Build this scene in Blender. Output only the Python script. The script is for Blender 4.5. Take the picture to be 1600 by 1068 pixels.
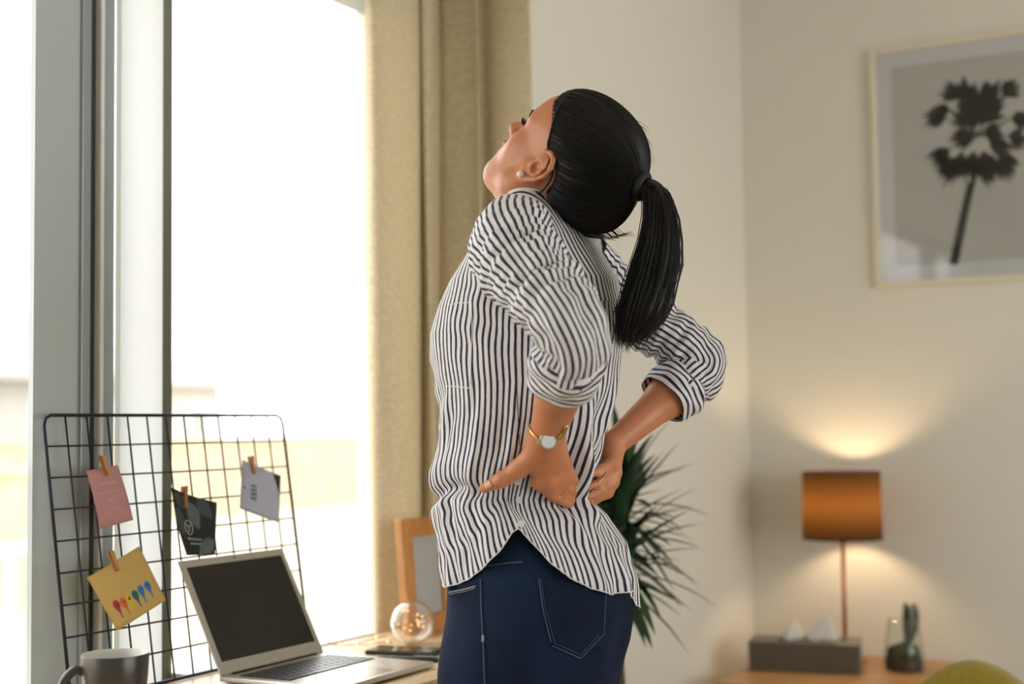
import bpy, bmesh, math, random
import numpy as np
from mathutils import Vector, Matrix, noise
from mathutils.bvhtree import BVHTree

for o in list(bpy.data.objects): bpy.data.objects.remove(o)
scene = bpy.context.scene
COL = scene.collection
random.seed(7)
rng = np.random.default_rng(7)

# ------------------------------------------------------------------ camera
# world: x = into the room from the window wall, y = along the window wall, z up
FPX, HOR, ROLL, YAW, CAMZ = 2222.0, 665.0, 0.0122, math.radians(29.5), 1.21
_p = math.atan((HOR-534)/FPX)
def _rz(v):
    c, s = math.cos(YAW), math.sin(YAW)
    return np.array([c*v[0]-s*v[1], s*v[0]+c*v[1], v[2]])
_d = np.array([0, math.cos(_p), math.sin(_p)]); _r0 = np.array([1., 0, 0]); _u0 = np.array([0, -math.sin(_p), math.cos(_p)])
CR = _rz(math.cos(ROLL)*_r0-math.sin(ROLL)*_u0); CU = _rz(math.sin(ROLL)*_r0+math.cos(ROLL)*_u0); CD = _rz(_d)
CC = np.array([0, 0, CAMZ])
def ray(px, py): return CD+(px-800)/FPX*CR-(py-534)/FPX*CU
def onp(px, py, ax, v):                      # where the pixel's ray meets the plane axis = v
    q = ray(px, py); return CC+q*((v-CC[ax])/q[ax])
def proj(P):
    q = np.asarray(P)-CC; t = q@CD
    return 800+FPX*(q@CR)/t, 534-FPX*(q@CU)/t, t

cd = bpy.data.cameras.new('camera'); cam = bpy.data.objects.new('camera', cd); COL.objects.link(cam)
cd.sensor_width = 36.0; cd.lens = 36.0*FPX/1600.0; cd.clip_start = .05; cd.clip_end = 300
M = Matrix.Identity(4)
for i in range(3): M[i][0], M[i][1], M[i][2], M[i][3] = CR[i], CU[i], -CD[i], CC[i]
cam.matrix_world = M
cd.dof.use_dof = True; cd.dof.focus_distance = 2.38; cd.dof.aperture_fstop = 2.1
scene.camera = cam

# ------------------------------------------------------------------ sky and exposure
w = bpy.data.worlds.new('overcast_sky'); scene.world = w; w.use_nodes = True
bg = w.node_tree.nodes['Background']; bg.inputs[0].default_value = (1.0, .99, .975, 1); bg.inputs[1].default_value = 3.8
vs = scene.view_settings
vs.view_transform = 'Standard'; vs.look = 'None'; vs.gamma = 1; vs.use_curve_mapping = False; vs.exposure = 0.3

# ------------------------------------------------------------------ materials
def srgb(r, g, b):
    f = lambda c: (c/255/12.92 if c/255 <= .04045 else ((c/255+.055)/1.055)**2.4)
    return (f(r), f(g), f(b), 1)
MATS = {}
def mat(name, col, rough=.6, metal=0, var=0, vscale=8, bump=0, bscale=60, stretch=(1, 1, 1), spec=.5, sheen=0, coords='Object', **kw):
    if name in MATS: return MATS[name]
    m = bpy.data.materials.new(name); m.use_nodes = True; MATS[name] = m
    nt = m.node_tree; b = nt.nodes['Principled BSDF']
    c = srgb(*col); b.inputs['Base Color'].default_value = c; b.inputs['Roughness'].default_value = rough
    b.inputs['Metallic'].default_value = metal; b.inputs['Specular IOR Level'].default_value = spec
    if sheen: b.inputs['Sheen Weight'].default_value = sheen
    for k, v in kw.items(): b.inputs[k.replace('_', ' ')].default_value = v
    if var or bump:
        tc = nt.nodes.new('ShaderNodeTexCoord'); mp = nt.nodes.new('ShaderNodeMapping'); mp.inputs['Scale'].default_value = stretch
        nt.links.new(tc.outputs[coords], mp.inputs[0])
    if var:
        n = nt.nodes.new('ShaderNodeTexNoise'); n.inputs['Scale'].default_value = vscale; n.inputs['Detail'].default_value = 6
        nt.links.new(mp.outputs[0], n.inputs[0])
        r = nt.nodes.new('ShaderNodeValToRGB'); r.color_ramp.elements[0].position = .3; r.color_ramp.elements[1].position = .7
        r.color_ramp.elements[0].color = tuple(x*(1-var) for x in c[:3])+(1,); r.color_ramp.elements[1].color = tuple(min(1, x*(1+var)) for x in c[:3])+(1,)
        nt.links.new(n.outputs[0], r.inputs[0]); nt.links.new(r.outputs[0], b.inputs['Base Color'])
    if bump:
        n2 = nt.nodes.new('ShaderNodeTexNoise'); n2.inputs['Scale'].default_value = bscale; n2.inputs['Detail'].default_value = 4
        nt.links.new(mp.outputs[0], n2.inputs[0])
        bp = nt.nodes.new('ShaderNodeBump'); bp.inputs['Strength'].default_value = bump; bp.inputs['Distance'].default_value = .002
        nt.links.new(n2.outputs[0], bp.inputs['Height']); nt.links.new(bp.outputs[0], b.inputs['Normal'])
    return m
def mat_pane(name, tint=(1, 1, 1, 1), refl=1.0, rough=0.0):
    if name in MATS: return MATS[name]
    m = bpy.data.materials.new(name); m.use_nodes = True; MATS[name] = m; nt = m.node_tree
    nt.nodes.remove(nt.nodes['Principled BSDF']); out = nt.nodes['Material Output']
    t = nt.nodes.new('ShaderNodeBsdfTransparent'); t.inputs[0].default_value = tint
    g = nt.nodes.new('ShaderNodeBsdfGlossy'); g.inputs['Roughness'].default_value = rough
    fr = nt.nodes.new('ShaderNodeFresnel'); ge = nt.nodes.new('ShaderNodeNewGeometry'); mi = nt.nodes.new('ShaderNodeMath'); mi.operation = 'MULTIPLY_ADD'; mi.inputs[1].default_value = 1/1.45-1.45; mi.inputs[2].default_value = 1.45
    nt.links.new(ge.outputs['Backfacing'], mi.inputs[0]); nt.links.new(mi.outputs[0], fr.inputs[0])
    mu = nt.nodes.new('ShaderNodeMath'); mu.operation = 'MULTIPLY'; mu.inputs[1].default_value = refl
    mx = nt.nodes.new('ShaderNodeMixShader')
    nt.links.new(fr.outputs[0], mu.inputs[0]); nt.links.new(mu.outputs[0], mx.inputs[0]); nt.links.new(t.outputs[0], mx.inputs[1]); nt.links.new(g.outputs[0], mx.inputs[2]); nt.links.new(mx.outputs[0], out.inputs[0])
    return m
def mat_translucent(name, col, amount=.5, rough=.8, weave=0, tcol=None):
    m = mat(name, col, rough, var=.22 if weave else 0, vscale=weave or 8, stretch=(1, 1, 6) if weave else (1, 1, 1), bump=.2 if weave else 0, bscale=weave*4 if weave else 50)
    nt = m.node_tree
    if any(n.type == 'BSDF_TRANSLUCENT' for n in nt.nodes): return m
    b = nt.nodes['Principled BSDF']; out = nt.nodes['Material Output']
    t = nt.nodes.new('ShaderNodeBsdfTranslucent'); t.inputs[0].default_value = srgb(*(tcol or col))
    mx = nt.nodes.new('ShaderNodeMixShader'); mx.inputs[0].default_value = amount
    if b.inputs['Base Color'].links and not tcol: nt.links.new(b.inputs['Base Color'].links[0].from_socket, t.inputs[0])
    nt.links.new(b.outputs[0], mx.inputs[1]); nt.links.new(t.outputs[0], mx.inputs[2]); nt.links.new(mx.outputs[0], out.inputs[0])
    return m
def mat_wood(name, c1, c2, rough=.45, scale=3, axis=(1, 8, 8)):
    if name in MATS: return MATS[name]
    m = mat(name, c1, rough); nt = m.node_tree; b = nt.nodes['Principled BSDF']
    tc = nt.nodes.new('ShaderNodeTexCoord'); mp = nt.nodes.new('ShaderNodeMapping'); mp.inputs['Scale'].default_value = axis
    n = nt.nodes.new('ShaderNodeTexNoise'); n.inputs['Scale'].default_value = scale; n.inputs['Detail'].default_value = 8; n.inputs['Distortion'].default_value = .6
    r = nt.nodes.new('ShaderNodeValToRGB'); r.color_ramp.elements[0].position = .32; r.color_ramp.elements[1].position = .68
    r.color_ramp.elements[0].color = srgb(*c1); r.color_ramp.elements[1].color = srgb(*c2)
    nt.links.new(tc.outputs['Object'], mp.inputs[0]); nt.links.new(mp.outputs[0], n.inputs[0]); nt.links.new(n.outputs[0], r.inputs[0]); nt.links.new(r.outputs[0], b.inputs['Base Color'])
    return m
def mat_stripe(name, swap=False, duty=.40):
    m = bpy.data.materials.new(name); m.use_nodes = True; nt = m.node_tree; b = nt.nodes['Principled BSDF']
    b.inputs['Roughness'].default_value = .75; b.inputs['Sheen Weight'].default_value = .15
    uv = nt.nodes.new('ShaderNodeUVMap'); sp = nt.nodes.new('ShaderNodeSeparateXYZ'); nt.links.new(uv.outputs[0], sp.inputs[0])
    nz = nt.nodes.new('ShaderNodeTexNoise'); nz.inputs['Scale'].default_value = 90; tc = nt.nodes.new('ShaderNodeTexCoord'); nt.links.new(tc.outputs['Object'], nz.inputs[0])
    fr = nt.nodes.new('ShaderNodeMath'); fr.operation = 'FRACT'; nt.links.new(sp.outputs[1 if swap else 0], fr.inputs[0])
    sb = nt.nodes.new('ShaderNodeMath'); sb.operation = 'SUBTRACT'; sb.inputs[1].default_value = .5; nt.links.new(fr.outputs[0], sb.inputs[0])
    ab = nt.nodes.new('ShaderNodeMath'); ab.operation = 'ABSOLUTE'; nt.links.new(sb.outputs[0], ab.inputs[0])
    ad = nt.nodes.new('ShaderNodeMath'); ad.operation = 'MULTIPLY_ADD'; ad.inputs[1].default_value = .10; nt.links.new(nz.outputs[0], ad.inputs[0]); nt.links.new(ab.outputs[0], ad.inputs[2])
    rp = nt.nodes.new('ShaderNodeValToRGB'); e = rp.color_ramp.elements
    e[0].position = duty/2+.03; e[0].color = srgb(24, 27, 62); e[1].position = duty/2+.07; e[1].color = srgb(226, 225, 226)
    nt.links.new(ad.outputs[0], rp.inputs[0]); nt.links.new(rp.outputs[0], b.inputs['Base Color'])
    n2 = nt.nodes.new('ShaderNodeTexNoise'); n2.inputs['Scale'].default_value = 45; nt.links.new(tc.outputs['Object'], n2.inputs[0])
    bp = nt.nodes.new('ShaderNodeBump'); bp.inputs['Strength'].default_value = .35; bp.inputs['Distance'].default_value = .004
    nt.links.new(n2.outputs[0], bp.inputs['Height']); nt.links.new(bp.outputs[0], b.inputs['Normal'])
    out = nt.nodes['Material Output']; t = nt.nodes.new('ShaderNodeBsdfTranslucent'); nt.links.new(rp.outputs[0], t.inputs[0])
    mx = nt.nodes.new('ShaderNodeMixShader'); mx.inputs[0].default_value = .12
    nt.links.new(b.outputs[0], mx.inputs[1]); nt.links.new(t.outputs[0], mx.inputs[2]); nt.links.new(mx.outputs[0], out.inputs[0])
    return m

# ------------------------------------------------------------------ mesh helpers
class MB:
    def __init__(s): s.v = []; s.f = []; s.uv = None
    def box(s, a, b):
        (x0, y0, z0), (x1, y1, z1) = a, b; n = len(s.v)
        s.v += [(x0, y0, z0), (x1, y0, z0), (x1, y1, z0), (x0, y1, z0), (x0, y0, z1), (x1, y0, z1), (x1, y1, z1), (x0, y1, z1)]
        s.f += [tuple(n+i for i in q) for q in ((3, 2, 1, 0), (4, 5, 6, 7), (0, 1, 5, 4), (1, 2, 6, 5), (2, 3, 7, 6), (3, 0, 4, 7))]
        return s
    def grid(s, P, wrapu=False, flip=False):          # P[i][j] -> 3-vectors
        P = np.asarray(P, float); nu, nv = P.shape[:2]; n = len(s.v)
        s.v += [tuple(p) for p in P.reshape(-1, 3)]
        for i in range(nu if wrapu else nu-1):
            i2 = (i+1) % nu
            for j in range(nv-1):
                q = (n+i*nv+j, n+i2*nv+j, n+i2*nv+j+1, n+i*nv+j+1)
                s.f.append(q[::-1] if flip else q)
        return s
    def tube(s, pts, rad, seg=8, cap=True):
        pts = [np.asarray(p, float) for p in pts]; k = len(pts)
        rad = [rad]*k if np.isscalar(rad) else list(rad); n0 = len(s.v); prev = None
        for i, p in enumerate(pts):
            t = pts[min(i+1, k-1)]-pts[max(i-1, 0)]; t = t/(np.linalg.norm(t)+1e-12)
            if prev is None:
                a = np.array([0, 0, 1.]) if abs(t[2]) < .9 else np.array([1., 0, 0]); u = np.cross(t, a)
            else: u = prev-t*(prev@t)
            u /= np.linalg.norm(u)+1e-12; prev = u; v = np.cross(t, u)
            for j in range(seg):
                an = 2*math.pi*j/seg; s.v.append(tuple(p+rad[i]*(math.cos(an)*u+math.sin(an)*v)))
        for i in range(k-1):
            for j in range(seg):
                j2 = (j+1) % seg; s.f.append((n0+i*seg+j, n0+i*seg+j2, n0+(i+1)*seg+j2, n0+(i+1)*seg+j))
        if cap:
            s.f.append(tuple(n0+j for j in range(seg))[::-1]); s.f.append(tuple(n0+(k-1)*seg+j for j in range(seg)))
        return s
    def lathe(s, prof, c=(0, 0, 0), seg=32, cap0=True, cap1=True):
        n0 = len(s.v)
        for r, z in prof:
            for j in range(seg):
                a = 2*math.pi*j/seg; s.v.append((c[0]+r*math.cos(a), c[1]+r*math.sin(a), c[2]+z))
        for i in range(len(prof)-1):
            for j in range(seg):
                j2 = (j+1) % seg; s.f.append((n0+i*seg+j, n0+i*seg+j2, n0+(i+1)*seg+j2, n0+(i+1)*seg+j))
        if cap0: s.f.append(tuple(n0+j for j in range(seg))[::-1])
        if cap1: s.f.append(tuple(n0+(len(prof)-1)*seg+j for j in range(seg)))
        return s
    def poly(s, pts):
        n = len(s.v); s.v += [tuple(p) for p in pts]; s.f.append(tuple(range(n, n+len(pts)))); return s
    def xf(s, fn): s.v = [tuple(fn(np.array(p))) for p in s.v]; return s
    def build(s, name, m, parent=None, smooth=False, bevel=0, solid=0, seg=2, subsurf=0):
        me = bpy.data.meshes.new(name); me.from_pydata([tuple(map(float, v)) for v in s.v], [], s.f)
        me.materials.append(m)
        if smooth: me.polygons.foreach_set('use_smooth', [True]*len(me.polygons))
        o = bpy.data.objects.new(name, me); COL.objects.link(o); attach(o, parent)
        if solid:
            md = o.modifiers.new('thickness', 'SOLIDIFY'); md.thickness = solid; md.offset = 0
        if bevel:
            md = o.modifiers.new('bevel', 'BEVEL'); md.width = bevel; md.segments = seg; md.limit_method = 'ANGLE'; md.angle_limit = .6
        if subsurf:
            md = o.modifiers.new('sub', 'SUBSURF'); md.levels = subsurf; md.render_levels = subsurf
        return o
BASE = {}
def attach(o, parent):
    if parent is None: return
    o.parent = parent
    b = BASE.get(parent.name, (0, 0, 0)); o.matrix_parent_inverse = Matrix.Translation((-b[0], -b[1], -b[2])); BASE[o.name] = (0, 0, 0)
def thing(name, label, cat, base, group=None):
    o = bpy.data.objects.new(name, None); COL.objects.link(o); o.location = base; o.empty_display_size = .05; BASE[o.name] = tuple(base)
    return tag(o, label, cat, group)
def tag(o, label, cat, group=None):
    o['label'] = label; o['category'] = cat
    if group: o['group'] = group
    return o
def struct(o): o['kind'] = 'structure'; return o
def ss(a, b, x):
    t = np.clip((x-a)/(b-a), 0, 1); return t*t*(3-2*t)

# ------------------------------------------------------------------ the room
WALLC = (224, 222, 211)
m_wall = mat('wall_paint', WALLC, .85, bump=.04, bscale=220)
m_white = mat('white_frame', (225, 228, 226), .5)
m_ceil = mat('ceiling_paint', (232, 230, 222), .9, bump=.03, bscale=200)
m_floor = mat_wood('floor_wood', (168, 150, 126), (196, 178, 152), .45, 2.2, (9, 1, 9))
m_alu = mat('grey_aluminium', (150, 160, 163), .35, .3, spec=.5)
m_alu_dark = mat('dark_rubber_gasket', (44, 54, 54), .6)
m_alu_mid = mat('grey_green_edge', (116, 120, 110), .5)
m_sheet = mat('grey_glazed_panel', (176, 187, 190), .08, spec=.7)
YR, XW, XM, ZC = 4.591, -1.98, -1.68, 2.75
struct(MB().box((-2.3, -2.6, -.1), (2.9, 4.8, 0)).build('floor', m_floor))
struct(MB().box((-2.3, -2.6, ZC), (2.9, 4.8, ZC+.1)).build('ceiling', m_ceil))
struct(MB().box((-2.2, YR, 0), (2.8, YR+.15, ZC)).build('wall_right', m_wall))
struct(MB().box((-2.2, 3.06, 0), (XM, YR, ZC)).build('wall_center', m_wall))
wl = MB().box((-2.2, -2.6, 2.32), (-1.96, 3.06, ZC)).box((-2.2, -2.6, 0), (-1.96, 3.06, .12)).box((-2.2, -2.6, .12), (-1.96, -.9, 2.32))
struct(wl.build('wall_left', m_wall))
we = MB().box((2.7, 3.5, 0), (2.85, YR, ZC)).box((2.7, .5, 2.35), (2.85, 3.5, ZC)).box((2.7, .5, 0), (2.85, 3.5, .5)).box((2.7, -2.6, 0), (2.85, .5, ZC))
struct(we.build('wall_east', m_wall))
struct(MB().box((-2.2, -2.6, 0), (2.85, -2.5, ZC)).build('wall_south', m_wall))
struct(MB().box((-1.96, YR-.012, 0), (2.7, YR, .08)).build('baseboard_right', m_white))
struct(MB().box((XM, 3.06, 0), (XM+.012, YR-.012, .08)).build('baseboard_center', m_white))

# the window post: flat glazed panel, gasket groove, pale jamb and grey edge
post = struct(MB().box((-1.997, 1.779, .12), (-1.985, 1.885, 2.32)).build('window_1', m_sheet))
def pb(name, y0, y1, x0, x1, m, z0=.12, z1=2.32):
    return MB().box((x0, y0, z0), (x1, y1, z1)).build(name, m, post, bevel=.003)
pb('jamb_lip', 1.885, 1.908, -2.05, -1.978, m_alu)
pb('gasket', 1.908, 1.914, -2.05, -1.99, m_white); pb('gasket', 1.914, 1.932, -2.05, -1.992, m_alu_dark)
pb('sealant_bead', 1.932, 1.942, -2.05, -1.978, m_white); pb('jamb_step', 1.942, 1.975, -2.05, -1.985, m_alu)
MB().poly([(-1.97, 1.975, .12), (-1.97, 2.088, .12), (-1.97, 2.088, 2.32), (-1.97, 1.975, 2.32)]).build('backlit_jamb', mat_translucent('backlit_jamb', (226, 230, 232), .6), post); pb('jamb_edge', 2.088, 2.122, -2.10, -1.975, m_alu_mid)  # pale jamb as an invented translucent sheet, so sky behind makes it bright
pb('window_sill', 2.122, 2.99, -2.05, -1.93, m_white, .70, .735); pb('window_sill', -.9, 1.779, -2.05, -1.93, m_white, .70, .735)
pb('window_head', 2.122, 2.99, -2.06, -1.97, m_alu, 2.25, 2.32); pb('window_head', -.9, 1.779, -2.06, -1.97, m_alu, 2.25, 2.32)
pb('window_stile', 2.90, 2.99, -2.06, -1.965, mat('pale_jamb', (214, 220, 222), .4))
pb('window_stile', -.9, -.84, -2.06, -1.975, m_alu); pb('window_stile', .45, .52, -2.06, -1.975, m_alu)
m_pane = mat_pane('window_glass', (1, 1, 1, 1), .8)
MB().box((-2.03, 2.122, .735), (-2.024, 2.90, 2.25)).build('pane', m_pane, post)
MB().box((-2.03, .52, .735), (-2.024, 1.90, 2.25)).build('pane', m_pane, post)
MB().box((-2.03, -.84, .735), (-2.024, .45, 2.25)).build('pane', m_pane, post)
pb('lower_panel', -.9, 2.99, -2.05, -1.99, m_white, .12, .70)

# curtain: a pleated cloth between the window and the wall
def curtain():
    kp = [(574, -1.945), (584, -1.915), (600, -1.90), (628, -1.898), (650, -1.912), (657, -1.945), (664, -1.915), (676, -1.90), (688, -1.915), (697, -1.89), (722, -1.84), (744, -1.80), (750, -1.785), (757, -1.80), (772, -1.775), (800, -1.70), (826, -1.645), (835, -1.632), (838, -1.64)]
    key = [(x, onp(px, 400, 0, x)[1]) for px, x in kp]
    k = np.array(key); t = np.linspace(0, len(k)-1, 140); P = []
    def cr(i, u):
        a, b, c, d = (k[min(max(j, 0), len(k)-1)] for j in (i-1, i, i+1, i+2))
        return .5*((2*b)+(-a+c)*u+(2*a-5*b+4*c-d)*u*u+(-a+3*b-3*c+d)*u**3)
    zs = np.linspace(.03, 2.68, 40)
    for tt in t:
        i = min(int(tt), len(k)-2); q = cr(i, tt-i); row = []
        for z in zs:
            wv = 1+.10*math.sin(z*1.3+tt*.7); fl = .03*(1-z/2.5)*(tt/15)**2
            row.append((min(max(q[0]+.004*math.sin(z*3+tt*1.7)*wv, -1.955), -1.615), q[1]+.006*math.sin(z*1.9+tt)-.02*(tt/18)**3*(z-1.7), z))
        P.append(row)
    return MB().grid(P)
m_curt = mat_translucent('curtain_linen', (226, 214, 186), .30, .9, weave=60, tcol=(224, 212, 178))
cu = curtain().build('curtain', m_curt, smooth=True, solid=.002)
tag(cu, 'beige linen curtain hanging in deep folds beside the window', 'curtain')
ro = MB().tube([(-1.80, -.9, 2.70), (-1.80, 3.2, 2.70)], .012, 10).build('curtain_track', m_white); struct(ro); ro.name = 'trim_1'

# ------------------------------------------------------------------ outdoors
m_ground = mat('terrace_concrete', (180, 170, 148), .9, var=.1, vscale=2)
g = struct(MB().box((-60, -40, -.35), (-2.32, 60, -.2)).build('ground', m_ground))
m_brick = mat('pale_terracotta_render', (186, 168, 140), .9, var=.12, vscale=3)
fw = MB().box((-9.2, -8, -.2), (-9.0, 8.2, .86)).box((-9.24, -8, .86), (-8.96, 8.2, .93)).build('garden_wall', m_brick)
tag(fw, 'low orange rendered garden wall outside the window', 'wall')
fw2 = MB().box((-16.2, 8.5, -.2), (-16.0, 26, 1.0)).box((-16.25, 8.5, 1.0), (-15.95, 26, 1.08)).build('garden_wall', m_brick)
tag(fw2, 'pale orange boundary wall seen behind the laptop', 'wall')
hs = thing('house', 'white neighbouring house with shallow pitched roof seen through the left pane', 'house', (-18, 13, -.2))
m_hw = mat('house_render', (178, 176, 171), .9); m_roof = mat('house_roof', (180, 179, 176), .8); m_win = mat('house_window', (140, 143, 140), .2)
MB().box((-24, 7.5, -.2), (-18, 17.6, 2.1)).build('wall', m_hw, hs)
MB().poly([(-17.4, 7, 2.1), (-17.4, 18.2, 2.1), (-21, 18.2, 3.4), (-21, 7, 3.4)]).poly([(-21, 7, 3.4), (-21, 18.2, 3.4), (-24.6, 18.2, 2.1), (-24.6, 7, 2.1)]).build('roof', m_roof, hs, solid=.15)
for i in range(6):
    y = 8.3+i*1.55
    f_ = MB().box((-18.05, y, .75), (-17.96, y+.62, 1.75)).build('window', m_white, hs)
    MB().box((-17.97, y+.06, .81), (-17.95, y+.56, 1.69)).build('pane', m_win, f_)
h2 = thing('house', 'distant pale house with tiled roof seen above the wire grid', 'house', (-30, 32, -.2))
MB().box((-36, 28, -.2), (-30, 34.4, 2.6)).build('wall', m_hw, h2)
MB().poly([(-29.4, 27.4, 2.6), (-29.4, 35, 2.6), (-33, 33.4, 3.8), (-33, 29, 3.8)]).poly([(-33, 29, 3.8), (-33, 33.4, 3.8), (-36.6, 35, 2.6), (-36.6, 27.4, 2.6)]).build('roof', m_roof, h2, solid=.15)
for y in (28.8, 30.8, 32.8):
    f_ = MB().box((-30.05, y, .9), (-29.96, y+1, 2.0)).build('window', m_white, h2); MB().box((-29.97, y+.1, 1.0), (-29.95, y+.9, 1.9)).build('pane', m_win, f_)
rl = thing('terrace_railing', 'thin white terrace railing outside the left pane', 'railing', (-4.6, 3.0, -.2))
for y in (1.4, 2.2, 3.0, 3.25, 4.0, 4.8): MB().box((-4.62, y, -.2), (-4.59, y+.03, .72)).build('post', m_white, rl)
MB().box((-4.63, 1.3, .72), (-4.58, 4.9, .76)).build('rail', m_white, rl)

# ------------------------------------------------------------------ desk
DZ = .74
m_desk = mat_wood('desk_oak', (206, 176, 134), (228, 203, 164), .38, 3, (9, 1, 9))
dk = thing('desk', 'light oak desk standing against the window', 'desk', (-1.68, 2.2, 0))
MB().box((-1.888, 1.38, DZ-.028), (-1.455, 2.92, DZ)).build('desk_top', m_desk, dk, bevel=.003)
MB().box((-1.875, 1.42, DZ-.10), (-1.47, 2.89, DZ-.028)).build('apron', m_desk, dk)
for x in (-1.875, -1.50):
    for y in (1.42, 2.845): MB().box((x, y, 0), (x+.045, y+.045, DZ-.10)).build('leg', m_desk, dk, bevel=.002)

# laptop
m_lap = mat('laptop_aluminium', (196, 193, 186), .34, .75, bump=.05, bscale=900)
m_scr = mat('laptop_screen_glass', (26, 24, 22), .22, spec=.45)
m_key = mat('laptop_key', (26, 27, 30), .38)
lp = thing('laptop', 'open silver laptop with a dark screen on the desk', 'laptop', (-1.66, 2.21, DZ))
LX0, LX1, LY0, LY1, LZ = -1.795, -1.520, 2.053, 2.366, DZ
MB().box((LX0, LY0, LZ+.003), (LX1, LY1, LZ+.013)).build('base', m_lap, lp, bevel=.003)
MB().box((LX0+.006, LY0+.03, LZ+.0128), (LX0+.012, LY1-.03, LZ+.0165)).build('hinge', m_scr, lp)
MB().box((LX1-.115, LY0+.105, LZ+.0128), (LX1-.02, LY1-.105, LZ+.0133)).build('trackpad', mat('trackpad', (186, 184, 178), .25, .6), lp)
kb = MB().box((LX0+.03, LY0+.02, LZ+.0122), (LX1-.125, LY1-.02, LZ+.0131)).build('keyboard_well', m_scr, lp)
kx0, kx1, ky0, ky1 = LX0+.032, LX1-.127, LY0+.022, LY1-.022
rows = 6; rh = (kx1-kx0)/rows; kw = (ky1-ky0)/14
kmesh = {}
for r in range(rows):
    x = kx0+r*rh; cells = [1]*14
    if r == 5: cells = [1, 1, 1, 1.2, 4.6, 1.2, 1, 1, 1, 1]
    elif r == 3: cells = [1.5]+[1]*11+[1.5]
    elif r == 4: cells = [2]+[1]*10+[2]
    y = ky0
    for c in cells:
        if c not in kmesh:
            b_ = MB().box((0, 0, 0), (rh-.0032, c*kw-.003, .0016)); o = b_.build('key', m_key, kb); kmesh[c] = o.data
        else:
            o = bpy.data.objects.new('key', kmesh[c]); COL.objects.link(o); attach(o, kb)
        o.location = (x+.0016, y+.0015, LZ+.0131); y += c*kw
# lid from measured corners: hinge edge at the desk, top edge leaning back
LT = onp(270, 872, 1, LY0); RT = onp(436, 857, 1, LY1); lean = ((LT[0]+RT[0])/2+.006-LX0)/(((LT[2]+RT[2])/2)-LZ-.014); LH = (LT[2]+RT[2])/2-LZ-.014
la = math.atan(lean); lx, lz = math.sin(la), math.cos(la); LLEN = LH/lz
def lid(u, y, off): # u along lid, off = towards the user
    return (LX0+.005+lx*u+lz*off, y, LZ+.013+lz*u-lx*off)
def lidbox(u0, u1, y0, y1, o0, o1):
    b_ = MB().box((u0, y0, o0), (u1, y1, o1)); return b_.xf(lambda q: np.array(lid(q[0], q[1], q[2])))
bm_o = lidbox(0, LLEN, LY0, LY1, -.004, .001).build('lid', m_lap, lp, bevel=.004, seg=3)
lidbox(.026, LLEN-.016, LY0+.015, LY1-.015, .0008, .0016).build('screen', m_scr, bm_o)
cmx, cmz = LLEN-.008, (LY0+LY1)/2
MB().tube([lid(cmx, cmz, .0008), lid(cmx, cmz, .0016)], .0022, 12).build('camera_lens', m_scr, bm_o)

# wire grid
m_wire = mat('black_wire', (26, 28, 44), .45, .3)
GB, GT, GZ0 = -1.884, -1.957, DZ+.004
GY0, GY1, GZ1 = onp(67, 638, 0, GT)[1], onp(440, 657, 0, GT)[1], (onp(67, 638, 0, GT)[2]+onp(440, 657, 0, GT)[2])/2
gr = thing('wire_grid', 'black wire grid memo board leaning on the window behind the laptop', 'grid', (-1.88, 2.08, DZ))
def gp(y, z, off=0):
    t = (z-GZ0)/(GZ1-GZ0); return np.array([GB+(GT-GB)*t+off, y, z])
NCW, NRW = 13, 9
c_ = .018
loop = [gp(GY0, GZ0+c_), gp(GY0, GZ1-c_), gp(GY0+c_*.3, GZ1-c_*.3), gp(GY0+c_, GZ1), gp(GY1-c_, GZ1), gp(GY1-c_*.3, GZ1-c_*.3), gp(GY1, GZ1-c_), gp(GY1, GZ0+c_), gp(GY1-c_, GZ0), gp(GY0+c_, GZ0), gp(GY0, GZ0+c_)]
MB().tube(loop, .0032, 8).build('frame_wire', m_wire, gr, smooth=True)
for i in range(1, NCW):
    y = GY0+(GY1-GY0)*i/NCW; MB().tube([gp(y, GZ0), gp(y, GZ1)], .0018, 6).build("wire", m_wire, gr, smooth=True)
for i in range(1, NRW):
    z = GZ0+(GZ1-GZ0)*i/NRW; MB().tube([gp(GY0, z, .003), gp(GY1, z, .003)], .0018, 6).build("wire", m_wire, gr, smooth=True)
gn = np.cross(gp(1, GZ0)-gp(0, GZ0), gp(0, GZ1)-gp(0, GZ0)); gn /= np.linalg.norm(gn); gn *= np.sign(gn[0])
def gpx(px, py, off=0):   # pixel to the grid plane, pushed off towards the room
    q = ray(px, py); o = gp(0, GZ0)+gn*off; return CC+q*(((o-CC)@gn)/(q@gn))
class Card:
    def __init__(s, name, label, cn, m, curl=lambda u, v: 0, off=.0075):
        s.c = [gpx(x, y, off) for x, y in cn]; s.curl = curl
        s.o = MB().grid([[s.S(u, v) for v in np.linspace(0, 1, 13)] for u in np.linspace(0, 1, 13)]).build(name, m, None, smooth=True, solid=.0006)
        tag(s.o, label, 'card', 'cards clipped to the wire grid')
    def S(s, u, v, off=0):
        a, b, c, d = s.c; return (a*(1-u)+b*u)*(1-v)+(d*(1-u)+c*u)*v+gn*(s.curl(u, v)+off)
    def shape(s, name, pts, m, off=.0007): return MB().poly([s.S(u, v, off) for u, v in pts]).build(name, m, s.o)
    def line(s, name, pts, wd, m, off=.0007):
        mb = MB(); mb.tube([s.S(u, v, off) for u, v in pts], wd, 5); return mb.build(name, m, s.o)
m_pink = mat_translucent('pink_paper', (220, 170, 170), .35); m_yel = mat_translucent('yellow_paper', (226, 200, 128), .35)
m_dkc = mat_translucent('dark_leaf_print', (44, 52, 52), .1); m_gry = mat_translucent('grey_paper', (190, 192, 202), .4)
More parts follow.
